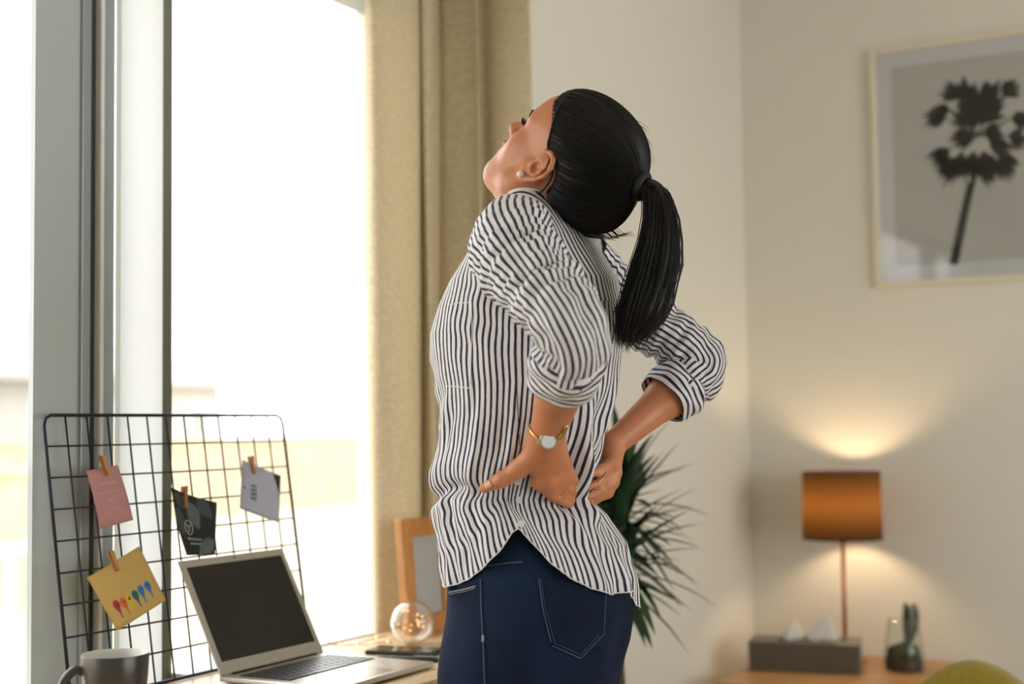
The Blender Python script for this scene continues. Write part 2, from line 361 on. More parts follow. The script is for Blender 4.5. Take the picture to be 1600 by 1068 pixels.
m_ink = mat('white_ink', (225, 222, 220), .7); m_inkp = mat('pale_pink_ink', (236, 208, 206), .7); m_blk = mat('black_ink', (28, 28, 34), .7)
pc = Card('pink_card', 'pink paper card with faint white handwriting on the wire grid', [(135, 735), (184, 726), (208, 812), (156, 826)], m_pink, lambda u, v: .002*math.sin(v*3))
for v, u0, u1, n in ((.28, .3, .8, 9), (.42, .2, .8, 12), (.56, .42, .62, 4)):
    pc.line('handwriting', [(u0+(u1-u0)*k/(4*n), v+.018*math.sin(k*2.1)+.01*math.sin(k*.9)) for k in range(4*n+1)], .0004, m_inkp)
pc.line('handwriting', [(.25+.55*k/30, .76+.05*math.sin(k*.21+1.2)+.02*math.sin(k*1.3)) for k in range(31)], .0004, m_inkp)
dc = Card('dark_card', 'dark leaf-print card with round Y emblem on the wire grid', [(261, 762), (330, 786), (327, 866), (285, 868)], m_dkc, lambda u, v: .004+.018*(u-.45)**2*2-.006*math.sin(v*3.1)*(1-u))
m_leafp = mat('leaf_print_pale', (92, 106, 108), .6); m_leafd = mat('leaf_print_mid', (66, 78, 80), .6)
def leafprint(u, v, a, L, W, m):
    pts = []; ca, sa = math.cos(a), math.sin(a)
    for k in range(15):
        t = k/14; pts.append((t, W/L*math.sin(math.pi*t**.8)*.5))
    for k in range(14, -1, -1):
        t = k/14; pts.append((t, -W/L*math.sin(math.pi*t**.8)*.5))
    dc.shape('leaf_print', [(min(max(u+L*(p*ca-q*sa), .01), .99), min(max(v+L*(p*sa+q*ca), .01), .99)) for p, q in pts], m, .0006)
for a in [(.42, .12, 1.1, .5, .3, m_leafp), (.12, .25, 1.5, .5, .28, m_leafd), (.62, .02, .8, .45, .25, m_leafd), (.98, .75, 2.6, .5, .32, m_leafp), (.65, .98, -.9, .4, .25, m_leafd), (.05, .08, .5, .35, .2, m_leafd)]: leafprint(*a)
dc.line('emblem_ring', [(.36+.105*math.cos(k*math.pi/16), .55+.115*math.sin(k*math.pi/16)) for k in range(33)], .0007, m_ink, .0012)
dc.line('emblem_letter', [(.31, .50), (.36, .56), (.41, .50)], .0008, m_ink, .0012); dc.line('emblem_letter', [(.36, .56), (.36, .62)], .0008, m_ink, .0012)
for v, u0, u1 in ((.75, .27, .68), (.83, .32, .66)):
    n = 9
    for k in range(n):
        u = u0+(u1-u0)*k/n; dc.line('lettering', [(u, v), (u+.012, v-.035), (u+.025, v)], .0005, m_ink, .0012)
yc = Card('yellow_card', 'yellow card with a row of coloured balloons on the wire grid', [(136, 902), (217, 853), (259, 937), (183, 985)], m_yel, lambda u, v: .001*math.sin(u*3))
bal = [((176, 50, 62), 345, 665, 455, 870), ((222, 108, 52), 425, 635, 540, 828), ((236, 196, 60), 495, 595, 612, 772), ((44, 110, 122), 570, 550, 680, 738), ((52, 126, 196), 645, 485, 742, 688), ((48, 122, 200), 728, 440, 830, 618)]
def ycuv(zx, zy):  # zoom pixel on the card -> (u, v)
    px, py = 130+zx*140/1068, 850+zy*140/1068
    a, b, d = np.array((136, 902.)), np.array((217, 853.)), np.array((183, 985.)); A = np.array([b-a, d-a]).T
    return tuple(np.linalg.solve(A, np.array((px, py))-a))
for k, (c, x0, y0, x1, y1) in enumerate(bal):
    m_b = mat('balloon_print_%s' % 'abcdef'[k], c, .6); d = np.array((x1-x0, y1-y0), float); Ln = np.linalg.norm(d); d /= Ln; nn = np.array((-d[1], d[0])); pts = []
    prof = [(0, 0), (.04, 22), (.12, 34), (.25, 42), (.4, 36), (.55, 22), (.7, 10), (.9, 7), (1, 11)]
    c0 = np.array((x0, y0))+np.array((18, 0))
    for t, wd in prof: pts.append(c0+d*Ln*t+nn*wd)
    for t, wd in prof[::-1]: pts.append(c0+d*Ln*t-nn*wd)
    yc.shape('balloon_print', [ycuv(*p) for p in pts], m_b, .0006+k*.00005)
    q = c0+d*Ln*.27
    if k == 2:
        yc.line('numeral', [ycuv(*(q+np.array(p))) for p in ((12, -20), (-8, -18), (-12, 4), (-4, 20), (12, 14), (8, 0), (-8, 2))], .0007, m_blk, .0014)
    else: yc.line('numeral', [ycuv(*(q+np.array(p))) for p in ((-4, -16), (8, -4), (2, 14))], .0006, m_blk, .0014)
gc = Card('grey_card', 'pale grey card with dark sideways lettering on the wire grid', [(376, 718), (435, 743), (432, 817), (372, 794)], m_gry, lambda u, v: .003+.01*(u-.4)**2)
gc.shape('dark_corner', [(.8, .03), (.99, .01), (.99, .42)], m_dkc)
for k in range(4):
    v = .44+k*.085; gc.line('lettering', [(.27, v), (.42, v-.02)], .0011, m_blk); gc.line('lettering', [(.27, v+.02), (.33, v+.03), (.40, v+.03)], .0006, m_blk)
gc.shape('lettering', [(.07, .52), (.11, .52), (.11, .57), (.07, .57)], m_blk)
m_pin = mat_wood('clothespin_wood', (176, 122, 74), (204, 152, 100), .55, 30, (1, 1, .3)); m_spring = mat('steel_spring', (170, 165, 155), .3, .9)
def pin(label, top, bot):
    a, b = gpx(*top, .014), gpx(*bot, .012); ax = a-b; L = np.linalg.norm(ax); ax /= L; sd = np.cross(gn, ax); sd /= np.linalg.norm(sd)
    t = thing('clothespin', label, 'clothespin', tuple(b), 'clothespins on the wire grid')
    for sg in (1, -1):
        P = []
        for i in range(9):
            u = i/8*L; th = .0035 if i < 8 else .002; gap = .0008+.0055*abs(u-L*.45)/L*(1.0 if u > L*.45 else .15)
            base = b+ax*u+gn*(gap*sg); P.append([base+sd*.0035+gn*0, base-sd*.0035, base-sd*.0035+gn*th*sg, base+sd*.0035+gn*th*sg])
        mb = MB(); Q = np.array(P); mb.grid(np.concatenate([Q, Q[:, :1]], 1)); mb.poly(P[0]); mb.poly(P[-1][::-1]); mb.build('prong', m_pin, t)
    c = b+ax*L*.45
    MB().tube([c+sd*.005*math.cos(q)+ax*.0012*q/6+gn*.004*math.sin(q) for q in np.linspace(0, 12, 40)], .0006, 5).build('spring', m_spring, t)
pin('wooden clothespin holding the pink card', (158, 711), (169, 741)); pin('wooden clothespin holding the dark leaf-print card', (288, 759), (289, 792))
pin('wooden clothespin holding the yellow balloon card', (172, 861), (184, 891)); pin('wooden clothespin holding the grey lettered card', (391, 712), (397, 740))

# mug
m_mug = mat('dark_grey_glaze', (56, 54, 50), .28); m_mugi = mat('pale_glaze', (188, 186, 178), .3)
MC = onp(180, 1018, 1, 1.66); MC[2] = DZ
rt = onp(180, 1022, 1, 1.66); mh = rt[2]-DZ; dep = proj(rt)[2]; mr = 52*dep/FPX
mg = thing('mug', 'dark grey coffee mug at the near end of the desk', 'mug', tuple(MC))
MB().lathe([(mr*.72, 0), (mr*.78, .004), (mr*.88, mh*.3), (mr*.96, mh*.7), (mr, mh), (mr*.985, mh+.002)], MC, 48, cap1=False).build('outer_wall', m_mug, mg, smooth=True)
MB().lathe([(mr*.985, mh+.002), (mr*.945, mh), (mr*.9, mh*.7), (mr*.8, mh*.2), (.001, mh*.18)], MC, 48, cap0=False).build('inner_wall', m_mugi, mg, smooth=True)
hd = -CR*np.array([1, 1, 0]); hd = hd/np.linalg.norm(hd); hd = hd*.93+(-CD*np.array([1, 1, 0]))*.35; hd /= np.linalg.norm(hd)
hp = [MC+hd*(mr*.93)+np.array([0, 0, mh*.80]), MC+hd*(mr*1.2)+np.array([0, 0, mh*.82]), MC+hd*(mr*1.5)+np.array([0, 0, mh*.66]), MC+hd*(mr*1.52)+np.array([0, 0, mh*.42]), MC+hd*(mr*1.3)+np.array([0, 0, mh*.22]), MC+hd*(mr*.86)+np.array([0, 0, mh*.2])]
def smooth_path(pts, n=6):
    k = [np.asarray(p, float) for p in pts]; out = []
    for i in range(len(k)-1):
        a, b, c, d = k[max(i-1, 0)], k[i], k[i+1], k[min(i+2, len(k)-1)]
        for u in np.linspace(0, 1, n, endpoint=False): out.append(.5*((2*b)+(-a+c)*u+(2*a-5*b+4*c-d)*u*u+(-a+3*b-3*c+d)*u**3))
    return out+[k[-1]]
MB().tube(smooth_path(hp), .0075, 12).build('handle', m_mug, mg, smooth=True)

# photo frame leaning at the back of the desk
FL = onp(640, 996, 2, DZ); FTp = onp(634, 812, 1, FL[1]); fh = FTp[2]-DZ; fx0, fx1 = FL[0], min(FTp[0], FL[0]-.02)
FW = .20; fy0, fy1 = FL[1], FL[1]+FW
m_frw = mat_wood('frame_oak', (176, 116, 60), (206, 148, 88), .45, 4, (6, 6, 1))
pf = thing('photo_frame', 'honey wood photo frame standing on the desk beside the curtain', 'frame', (fx0, (fy0+fy1)/2, DZ))
def fr(y, z, o): t = z/fh; return np.array([fx0+.0+(fx1-fx0)*t+o, y, DZ+z])
def frbox(y0, y1, z0, z1, o0, o1): return MB().box((o0, y0, z0), (o1, y1, z1)).xf(lambda q: fr(q[1], q[2], q[0]))
bw = .042
for y0, y1, z0, z1 in ((fy0, fy0+bw, 0, fh), (fy1-bw, fy1, 0, fh), (fy0+bw, fy1-bw, 0, bw), (fy0+bw, fy1-bw, fh-bw, fh)):
    frbox(y0, y1, z0, z1, -.02, 0).build('rail', m_frw, pf, bevel=.002)
frbox(fy0+bw-.004, fy1-bw+.004, bw-.004, fh-bw+.004, -.014, -.010).build('print', mat('grey_print', (176, 178, 176), .6), pf)
frbox(fy0+bw-.004, fy1-bw+.004, bw-.004, fh-bw+.004, -.007, -.006).build('glass', mat_pane('frame_glass', (1, 1, 1, 1), .6), pf)

# glass ball with copper fairy lights
GC = onp(645, 1007, 2, DZ); gR = 34.5*proj(GC)[2]/FPX; GC = GC+np.array([0, 0, gR])
m_glass = mat('clear_glass', (255, 255, 255), .0, Transmission_Weight=1.0, IOR=1.45, spec=.5)
m_cop = mat('copper_wire', (196, 128, 76), .3, .9); m_bead = mat('fairy_light_bulb', (255, 226, 170), .3, Emission_Color=srgb(255, 214, 140), Emission_Strength=1.2)
gb = thing('glass_ball', 'clear glass ball filled with copper fairy light wire on the desk', 'ornament', tuple(GC-np.array([0, 0, gR])))
def sphere(c, r, nu=32, nv=16, sc=(1, 1, 1)):
    return MB().lathe([(max(r*math.sin(math.pi*k/nv), 1e-5)*sc[0], -r*math.cos(math.pi*k/nv)*sc[2]) for k in range(nv+1)], c, nu, False, False)
gs = MB(); gs.lathe([(max(gR*math.sin(math.pi*k/24), 1e-5), -gR*math.cos(math.pi*k/24)) for k in range(25)], GC, 48, False, False)
gs.build('glass_shell', m_glass, gb, smooth=True)
ri = gR*.93
inn = MB().lathe([(max(ri*math.sin(math.pi*k/24), 1e-5), ri*math.cos(math.pi*k/24)) for k in range(25)], GC, 48, False, False).build('glass_inner', m_glass, gb, smooth=True)
wp = []
for k in range(90):
    t = k/89; a = t*21+.5*math.sin(t*9); rr = gR*(.35+.35*math.sin(t*17)**2); wp.append(GC+np.array([rr*math.cos(a)*math.cos(t*4), rr*math.sin(a), gR*.62*math.sin(t*8.3)*math.cos(t*2)]))
wi = MB().tube(wp, .0006, 5).build('fairy_wire', m_cop, gb)
for k in range(4, 90, 7): sphere(wp[k], .0022, 8, 6).build('fairy_bulb', m_bead, wi, smooth=True)
sl = thing('fairy_light_string', 'loose copper fairy light wire trailing across the desk beside the glass ball', 'fairy lights', tuple(onp(560, 1004, 2, DZ)))
tp = smooth_path([onp(x, y, 2, DZ+z) for x, y, z in ((612, 1003, .006), (590, 1004, .012), (570, 1006, .004), (548, 1007, .007), (528, 1008, .003), (510, 1001, .012), (509, 990, .012), (522, 1000, .006), (545, 1006, .003), (575, 1000, .012), (604, 992, .02))], 8)
tw = MB().tube(tp, .0011, 6).build('wire', m_cop, sl, smooth=True)
for k in range(3, len(tp), 9): sphere(tp[k]+np.array([0, 0, .002]), .003, 8, 6).build('bulb', m_bead, tw, smooth=True)

# phone and pen with sticky tabs
m_ph = mat('phone_black', (24, 26, 29), .12); m_case = mat('phone_case', (30, 34, 38), .5)
pa, pb_ = onp(569, 1022, 2, DZ), onp(700, 1027, 2, DZ); dv = pb_-pa; PLn = .155; dv /= np.linalg.norm(dv); nv_ = np.array([-dv[1], dv[0], 0])
ph = thing('phone', 'black smartphone lying face up on the desk beside the laptop', 'phone', tuple(pa+dv*.08+nv_*.035))
T = lambda q: pa+dv*q[0]+nv_*q[1]+np.array([0, 0, q[2]])
MB().box((0, 0, 0), (PLn, .074, .0085)).xf(T).build('body', m_case, ph, bevel=.004, seg=3)
MB().box((.004, .004, .0083), (PLn-.004, .070, .0092)).xf(T).build('screen', m_ph, ph)
na, nb = onp(583, 1027, 2, DZ+.005), onp(700, 1031, 2, DZ+.005); pd = (nb-na)/np.linalg.norm(nb-na)
pn = thing('pen', 'black pen lying in front of the phone', 'pen', tuple(na+pd*.07-np.array([0, 0, .005])))
MB().tube([na+pd*.014, na+pd*.016, na+pd*.10, na+pd*.138, na+pd*.14], [.003, .0048, .005, .0048, .003], 14).build('barrel', m_case, pn, smooth=True)
MB().tube([na, na+pd*.004, na+pd*.015], [.0006, .0012, .0038], 12).build('tip', m_ph, pn, smooth=True)
MB().tube([na+pd*.09+np.array([0, 0, .006]), na+pd*.135+np.array([0, 0, .006])], .0014, 8).build('clip', m_spring, pn)
m_tab = mat('yellow_tab', (244, 214, 70), .6)
for lb, x, y in (('yellow sticky tab under the pen tip', 580, 1032), ('yellow sticky tab under the pen barrel', 648, 1037)):
    q = onp(x, y, 2, DZ+.0008); u_ = pd*.5-np.array([.6, .6, 0]); u_ = np.array([-.75, .55, 0])
    P = [q+pd*.007*a+u_*.011*b+np.array([0, 0, 0.0]) for a, b in ((-1, -1), (1, -1), (1, 1), (-1, 1))]
    tag(MB().poly(P).build('sticky_tab', m_tab, None, solid=.0006), lb, 'sticky tab', 'sticky tabs on the desk')

# ------------------------------------------------------------------ right side: table, lamp, tissue box, terrarium, chair
SZ = .46
m_tab2 = mat_wood('walnut_table', (168, 122, 74), (198, 152, 100), .4, 3, (1, 8, 8))
stb = thing('side_table', 'low warm wood side table in the corner under the lamp', 'table', (-1.27, 4.24, 0))
MB().box((-1.56, 3.92, SZ-.03), (-.985, 4.575, SZ)).build('table_top', m_tab2, stb, bevel=.004)
MB().box((-1.53, 3.95, SZ-.14), (-1.015, 4.55, SZ-.03)).build('drawer_box', m_tab2, stb)
for x in (-1.53, -1.055):
    for y in (3.95, 4.51): MB().box((x, y, 0), (x+.04, y+.04, SZ-.14)).build('leg', m_tab2, stb, bevel=.003)
LB = onp(1318, 900, 1, 4.42); LXx, LYy = LB[0], 4.42
zl = lambda py: onp(1318, py, 1, LYy)[2]
sr = 61*proj((LXx, LYy, 1.0))[2]/FPX; z0s, z1s = zl(840), zl(737)
m_copper = mat('brushed_copper', (190, 120, 78), .28, .9); m_bulb = mat('lamp_bulb', (255, 230, 190), .3, Emission_Color=srgb(255, 218, 172), Emission_Strength=115)
lm = thing('table_lamp', 'table lamp with brown fabric drum shade and slim copper stem, lit', 'lamp', (LXx, LYy, SZ))
MB().lathe([(.062, 0), (.062, .008), (.055, .012), (.009, .016), (.009, .02)], (LXx, LYy, SZ), 40).build('base', m_copper, lm, smooth=False)
MB().tube([(LXx, LYy, SZ+.015), (LXx, LYy, z0s+.02)], .0065, 14).build('stem', m_copper, lm, smooth=True)
MB().lathe([(.007, -.018), (.017, -.004), (.017, .012), (.014, .05), (.008, .055)], (LXx, LYy, z0s), 20).build('socket', mat('dark_bronze', (60, 42, 30), .4, .6), lm, smooth=True)
m_shade = mat_translucent('shade_linen', (96, 74, 50), .55, .9, weave=70, tcol=(160, 130, 84))
shd = MB().lathe([(sr, z0s), (sr*.975, z1s)], (LXx, LYy, 0), 64, False, False).build('lamp_shade', m_shade, lm, smooth=True, solid=.0015)
for z, r_ in ((z0s, sr), (z1s, sr*.975)): MB().lathe([(r_-.002, z-.0025), (r_+.0022, z-.0025), (r_+.0022, z+.0025), (r_-.002, z+.0025), (r_-.002, z-.0025)], (LXx, LYy, 0), 64, False, False).build('shade_rim', mat('shade_trim', (58, 44, 32), .8), shd)
for k in range(3):
    a = k*2.094+.4; MB().tube([(LXx, LYy, z0s+.01), (LXx+sr*math.cos(a), LYy+sr*math.sin(a), z0s+.01)], .0016, 6).build('spider_arm', m_copper, lm)
bz = (z0s+z1s)/2+.005
sphere((LXx, LYy, bz), .028, 24, 14, (1, 1, 1.25)).build('bulb', m_bulb, lm, smooth=True)

m_steel = mat('brushed_steel', (116, 116, 112), .34, .85, bump=.1, bscale=40, stretch=(1, 30, 30))
A, B_ = onp(1170, 1047, 2, SZ), onp(1345, 1053, 2, SZ); bx = (B_-A); bl = np.linalg.norm(bx); bx /= bl; by = np.array([-bx[1], bx[0], 0]); bh = .088; bd = .14
tbx = thing('tissue_box', 'long brushed metal tissue box holder on the side table', 'tissue box', tuple(A+bx*bl/2+by*bd/2))
Tb = lambda q: A+bx*q[0]+by*q[1]+np.array([0, 0, q[2]])
MB().box((0, 0, 0), (bl, bd, bh)).xf(Tb).build('box', m_steel, tbx, bevel=.003)
MB().box((bl*.25, bd*.38, bh-.001), (bl*.75, bd*.62, bh+.0012)).xf(Tb).build('slot', mat('dark_slot', (40, 38, 36), .8), tbx)
m_tis = mat_translucent('tissue_paper', (242, 240, 236), .3)
def tissue(x0, x1, h, lean_, sd):
    P = []
    for i in range(9):
        t = i/8; row = []
        for j in range(15):
            a = j/14*2*math.pi; fold = 1+.25*math.sin(3*a+sd+2*t); rad = (1-t)**.8*fold
            row.append(Tb(((x0+x1)/2+(x1-x0)/2*rad*math.cos(a)+lean_*t, bd*.5+.02*rad*math.sin(a), bh+h*t+.004*math.sin(5*a+sd)*(1-t))))
        P.append(row)
    return MB().grid(P).build('tissue', m_tis, tbx, smooth=True, solid=.0008)
tissue(bl*.27, bl*.47, .062, .01, .3); tissue(bl*.50, bl*.78, .082, .02, 1.9)

TC = onp(1413, 1046, 2, SZ); tr = 31*proj(TC)[2]/FPX; th_ = .155
ta = thing('terrarium', 'small glass tumbler terrarium with moss and an upright feathery plant', 'terrarium', tuple(TC))
MB().lathe([(tr*.98, 0), (tr, .01), (tr*.98, th_*.4), (tr*.72, th_)], TC, 32, True, False).build('glass', mat_pane('tumbler_glass', (.96, .98, .97, 1), 1.2), ta, smooth=True, solid=.002)
MB().lathe([(tr*.9, .003), (tr*.93, .03), (tr*.8, .05), (.01, .055)], TC, 24).build('soil', mat('terrarium_soil', (58, 46, 34), .95, var=.3, vscale=60), ta, smooth=True)
m_moss = mat('moss', (66, 74, 38), .95, var=.3, vscale=50, bump=.6, bscale=150)
for k in range(7):
    a = k*.9; sphere((TC[0]+tr*.55*math.cos(a), TC[1]+tr*.55*math.sin(a), TC[2]+.05+.006*(k % 3)), .018+.004*(k % 2), 12, 8).build('moss_clump', m_moss, ta, smooth=True)
m_fern = mat('dark_fern', (34, 58, 40), .5, var=.2, vscale=30)
stem = [TC+np.array([.012, 0, .05])+CR*(.012*math.sin(t*2.2))+np.array([0, 0, .135*t]) for t in np.linspace(0, 1, 14)]
st_o = MB().tube(stem, np.linspace(.006, .002, 14), 6).build('stem', m_fern, ta)
for i in range(2, 14):
    for sgn in (-1, 1):
        for kk in range(2):
            L = .036*math.sin(math.pi*(i-1)/14)**.7+.008; p = stem[i]-np.array([0, 0, .004*kk]); dr = CR*sgn*.65+np.array([0, 0, .75])+CD*(.5*(kk-.5)); dr /= np.linalg.norm(dr); sdv = np.cross(dr, CD); sdv /= np.linalg.norm(sdv)
            MB().poly([p, p+dr*L*.5+sdv*.0035, p+dr*L, p+dr*L*.5-sdv*.0035]).build('leaflet', m_fern, st_o, solid=.0008)
for k in range(8):
    a = -2+k*.45; dr = CR*math.cos(a)*.8+np.array([0, 0, .5+.2*(k % 3)])-CD*.2*math.sin(k); p = TC+np.array([0, 0, .05])-CR*.012; s_ = np.cross(dr, CD); s_ /= np.linalg.norm(s_); L = .05
    MB().poly([p-s_*.003, p+dr*L*.5-s_*.005, p+dr*L, p+dr*L*.5+s_*.005, p+s_*.003]).build('leaf', m_fern, ta, solid=.001)

# mustard chair at the right edge
m_must = mat('mustard_fabric', (136, 120, 24), .9, var=.12, vscale=120, bump=.4, bscale=400, sheen=.3)
ch_c = onp(1522, 1031, 2, .705); cx, cy = ch_c[0], ch_c[1]
ch = thing('armchair', 'mustard yellow upholstered armchair at the right edge', 'armchair', (cx, cy-.25, 0))
P = []
for i in range(25):
    t = -1+2*i/24; half = []
    for j in range(20):
        a = j/20*2*math.pi; top = .705-.30*abs(t)**1.9; mid = (top+.36)/2; hz = (top-.36)/2; thk = .06*(1-abs(t)**6*.6)
        wx = cx+.27*t; q = max(-1, min(1, math.sin(a)*1.15)); half.append((wx, cy+thk*math.cos(a)*1.0-.05*abs(t)**2, mid+hz*q))
    P.append(half)
P = np.array(P); mb = MB(); mb.grid(np.concatenate([P, P[:, :1]], 1)); mb.poly(P[0][::-1]); mb.poly(P[-1]); mb.build('backrest', m_must, ch, smooth=True)
MB().box((cx-.26, cy-.56, .30), (cx+.26, cy-.05, .43)).build('seat', m_must, ch, bevel=.04, seg=5, smooth=True)
for x in (-.31, .25): MB().box((cx+x, cy-.54, .28), (cx+x+.06, cy+.02, .54)).build('armrest', m_must, ch, bevel=.028, seg=5, smooth=True)
for x in (-.23, .23):
    for y in (-.5, -.04): MB().tube([(cx+x, cy+y, .30), (cx+x*1.1, cy+y*1.02, 0)], [.018, .011], 10).build('leg', m_tab2, ch)

# palm picture on the right wall
PX0, PX1 = onp(1358, 78, 1, 4.57)[0], onp(1358, 78, 1, 4.57)[0]+.62
PZ0, PZ1 = 1.642, 2.421
m_pfr = mat('cream_picture_frame', (226, 218, 196), .5); m_matb = mat('white_mount', (200, 202, 206), .8)
pic = thing('palm_picture', 'framed black and white palm tree photograph on the right wall', 'picture', ((PX0+PX1)/2, YR-.02, PZ0))
PYF = YR-.024
bw = .016
for x0, x1, z0, z1 in ((PX0, PX0+bw, PZ0, PZ1), (PX1-bw, PX1, PZ0, PZ1), (PX0+bw, PX1-bw, PZ0, PZ0+bw), (PX0+bw, PX1-bw, PZ1-bw, PZ1)):
    MB().box((x0, PYF, z0), (x1, YR-.001, z1)).build('rail', m_pfr, pic, bevel=.002)
pm = MB().box((PX0+bw, YR-.008, PZ0+bw), (PX1-bw, YR-.004, PZ1-bw)).build('mount', m_matb, pic)
ipx = .05
MB().box((PX0+bw+ipx, YR-.0088, PZ0+bw+ipx), (PX1-bw-ipx, YR-.008, PZ1-bw-ipx)).build('print', mat('grey_sky_print', (178, 178, 176), .7, var=.03, vscale=3), pm)
MB().box((PX0+bw, YR-.0125, PZ0+bw), (PX1-bw, YR-.0115, PZ1-bw)).build('glass', mat_pane('picture_glass', (1, 1, 1, 1), 1.0), pic)
m_palm = mat('black_palm_print', (30, 34, 36), .8)
pw = lambda px, py: onp(px, py, 1, YR-.0092)
def pflat(pts, name): return MB().poly([pw(*p) for p in pts]).build(name, m_palm, pm)
pflat([(1483, 413), (1497, 413), (1506, 370), (1516, 320), (1524, 285), (1512, 283), (1503, 320), (1492, 370)], 'trunk_print')
def frond(cx_, cy_, r, a0, spread, n=13, seed=0):
    rr = random.Random(seed)
    for k in range(n):
        a = a0-spread/2+spread*k/(n-1)+rr.uniform(-.05, .05); L = r*(1-.3*abs(2*k/(n-1)-1)**2)*rr.uniform(.75, 1.1); wd = r*.085
        d = np.array((math.cos(a), math.sin(a))); nn = np.array((-d[1], d[0])); c = np.array((cx_, cy_)); dp = np.array((0, L*.12))
        pflat([c, c+d*L*.55+nn*wd, c+d*L+dp, c+d*L*.55-nn*wd], 'frond_print')
def stalk(x0, y0, x1, y1, wd=2.0):
    d = np.array((x1-x0, y1-y0), float); d /= np.linalg.norm(d); n = np.array((-d[1], d[0]))*wd
    pflat([(x0+n[0], y0+n[1]), (x1+n[0]*.5, y1+n[1]*.5), (x1-n[0]*.5, y1-n[1]*.5), (x0-n[0], y0-n[1])], 'stalk_print')
cxp, cyp = 1526, 210
for k, (x, y, r, a, sp) in enumerate([(1527, 190, 72, -1.6, 1.5), (1527, 200, 62, -2.2, 1.3), (1530, 195, 66, -1.0, 1.2), (1500, 155, 42, -2.4, 1.4), (1478, 185, 40, -3.05, 1.5), (1484, 170, 30, -3.3, 1.6), (1565, 150, 40, -.7, 1.4), (1580, 185, 40, .05, 1.5), (1574, 212, 38, .2, 1.4), (1484, 232, 42, 2.5, 1.3), (1495, 245, 48, 2.15, 1.2), (1505, 238, 42, 1.9, 1.0), (1535, 235, 54, 1.3, 1.2), (1560, 240, 48, .9, 1.3), (1522, 235, 52, 1.75, 1.0), (1545, 220, 46, .4, 1.3), (1540, 160, 46, -1.2, 1.3), (1512, 160, 46, -1.9, 1.2), (1520, 210, 40, 2.9, 1.4), (1535, 205, 40, 0.1, 1.5)]):
    frond(x, y, r, a, sp, 13, k)
for x, y in ((1478, 185), (1484, 170), (1484, 232), (1495, 245), (1565, 150), (1580, 185), (1574, 212), (1500, 155)): stalk(1526, 212, x, y)

# potted palm behind the person
m_leaf = mat('palm_leaf', (36, 62, 38), .45, var=.25, vscale=12); m_pot = mat('white_pot', (205, 200, 190), .5); 
pc_ = onp(958, 900, 1, 3.10); pcx, pcy = pc_[0], 3.10
pl = thing('potted_palm', 'dark green leafy plant standing behind the person by the wall', 'plant', (pcx, pcy, 0))
MB().lathe([(.08, 0), (.10, .25), (.105, .30), (.098, .30), (.095, .27), (.01, .265)], (pcx, pcy, 0), 32).build('pot', m_pot, pl, smooth=True)
MB().lathe([(.094, .262), (.01, .272)], (pcx, pcy, 0), 24).build('soil', mat('potting_soil', (52, 42, 34), .95), pl)
def blade(mb, p0, dr, L, wd, droop, up=np.array([0, 0, 1.])):
    P = []; p = np.array(p0, float); d = dr/np.linalg.norm(dr); n = 7
    for i in range(n):
        t = i/(n-1); sd = np.cross(d, up); sd /= np.linalg.norm(sd)+1e-9; ww = wd*(math.sin(math.pi*min(1, .12+t*.9))**.8)*(1 if t < .98 else .1)
        nn = np.cross(sd, d); P.append([p+sd*ww+nn*ww*.25, p, p-sd*ww+nn*ww*.25]); p = p+d*L/(n-1); d = d+np.array([0, 0, -droop/(n-1)]); d /= np.linalg.norm(d)
    mb.grid(P)
m_cane = mat('plant_cane', (96, 84, 58), .8, var=.2, vscale=20)
rp_ = random.Random(11)
for k, (px, py, yy, n, L) in enumerate([(957, 838, 3.10, 54, .26), (974, 790, 3.12, 38, .21), (966, 885, 3.08, 44, .24), (930, 800, 3.10, 24, .2)]):
    top = onp(px, py, 1, yy)
    cn = MB().tube(smooth_path([(pcx+.03*math.cos(k*1.7), pcy+.03*math.sin(k*1.7), .26), (pcx+.02*math.cos(k*1.7), pcy, .55), top-np.array([0, 0, .06]), top+np.array([0, 0, .02])], 5), .010, 8).build('cane', m_cane, pl, smooth=True)
    for i in range(n):
        a = i*2.39996; el = math.radians(80-125*(i/n)+rp_.uniform(-10, 10)); d3 = np.array([math.cos(a)*math.cos(el), math.sin(a)*math.cos(el), math.sin(el)])
        Lk = L*rp_.uniform(.75, 1.1)
        if top[1]+d3[1]*Lk < 2.955: d3[1] = (2.955-top[1])/Lk
        if top[0]+d3[0]*Lk < -1.63: d3[0] = (-1.63-top[0])/Lk
        mb = MB(); blade(mb, top+np.array([0, 0, .05*(1-2*i/n)]), d3, Lk, .0135, rp_.uniform(.15, .75)); mb.xf(lambda q: np.array([max(q[0], -1.6), max(q[1], 2.935), q[2]])).build('leaf', m_leaf, cn, smooth=True)
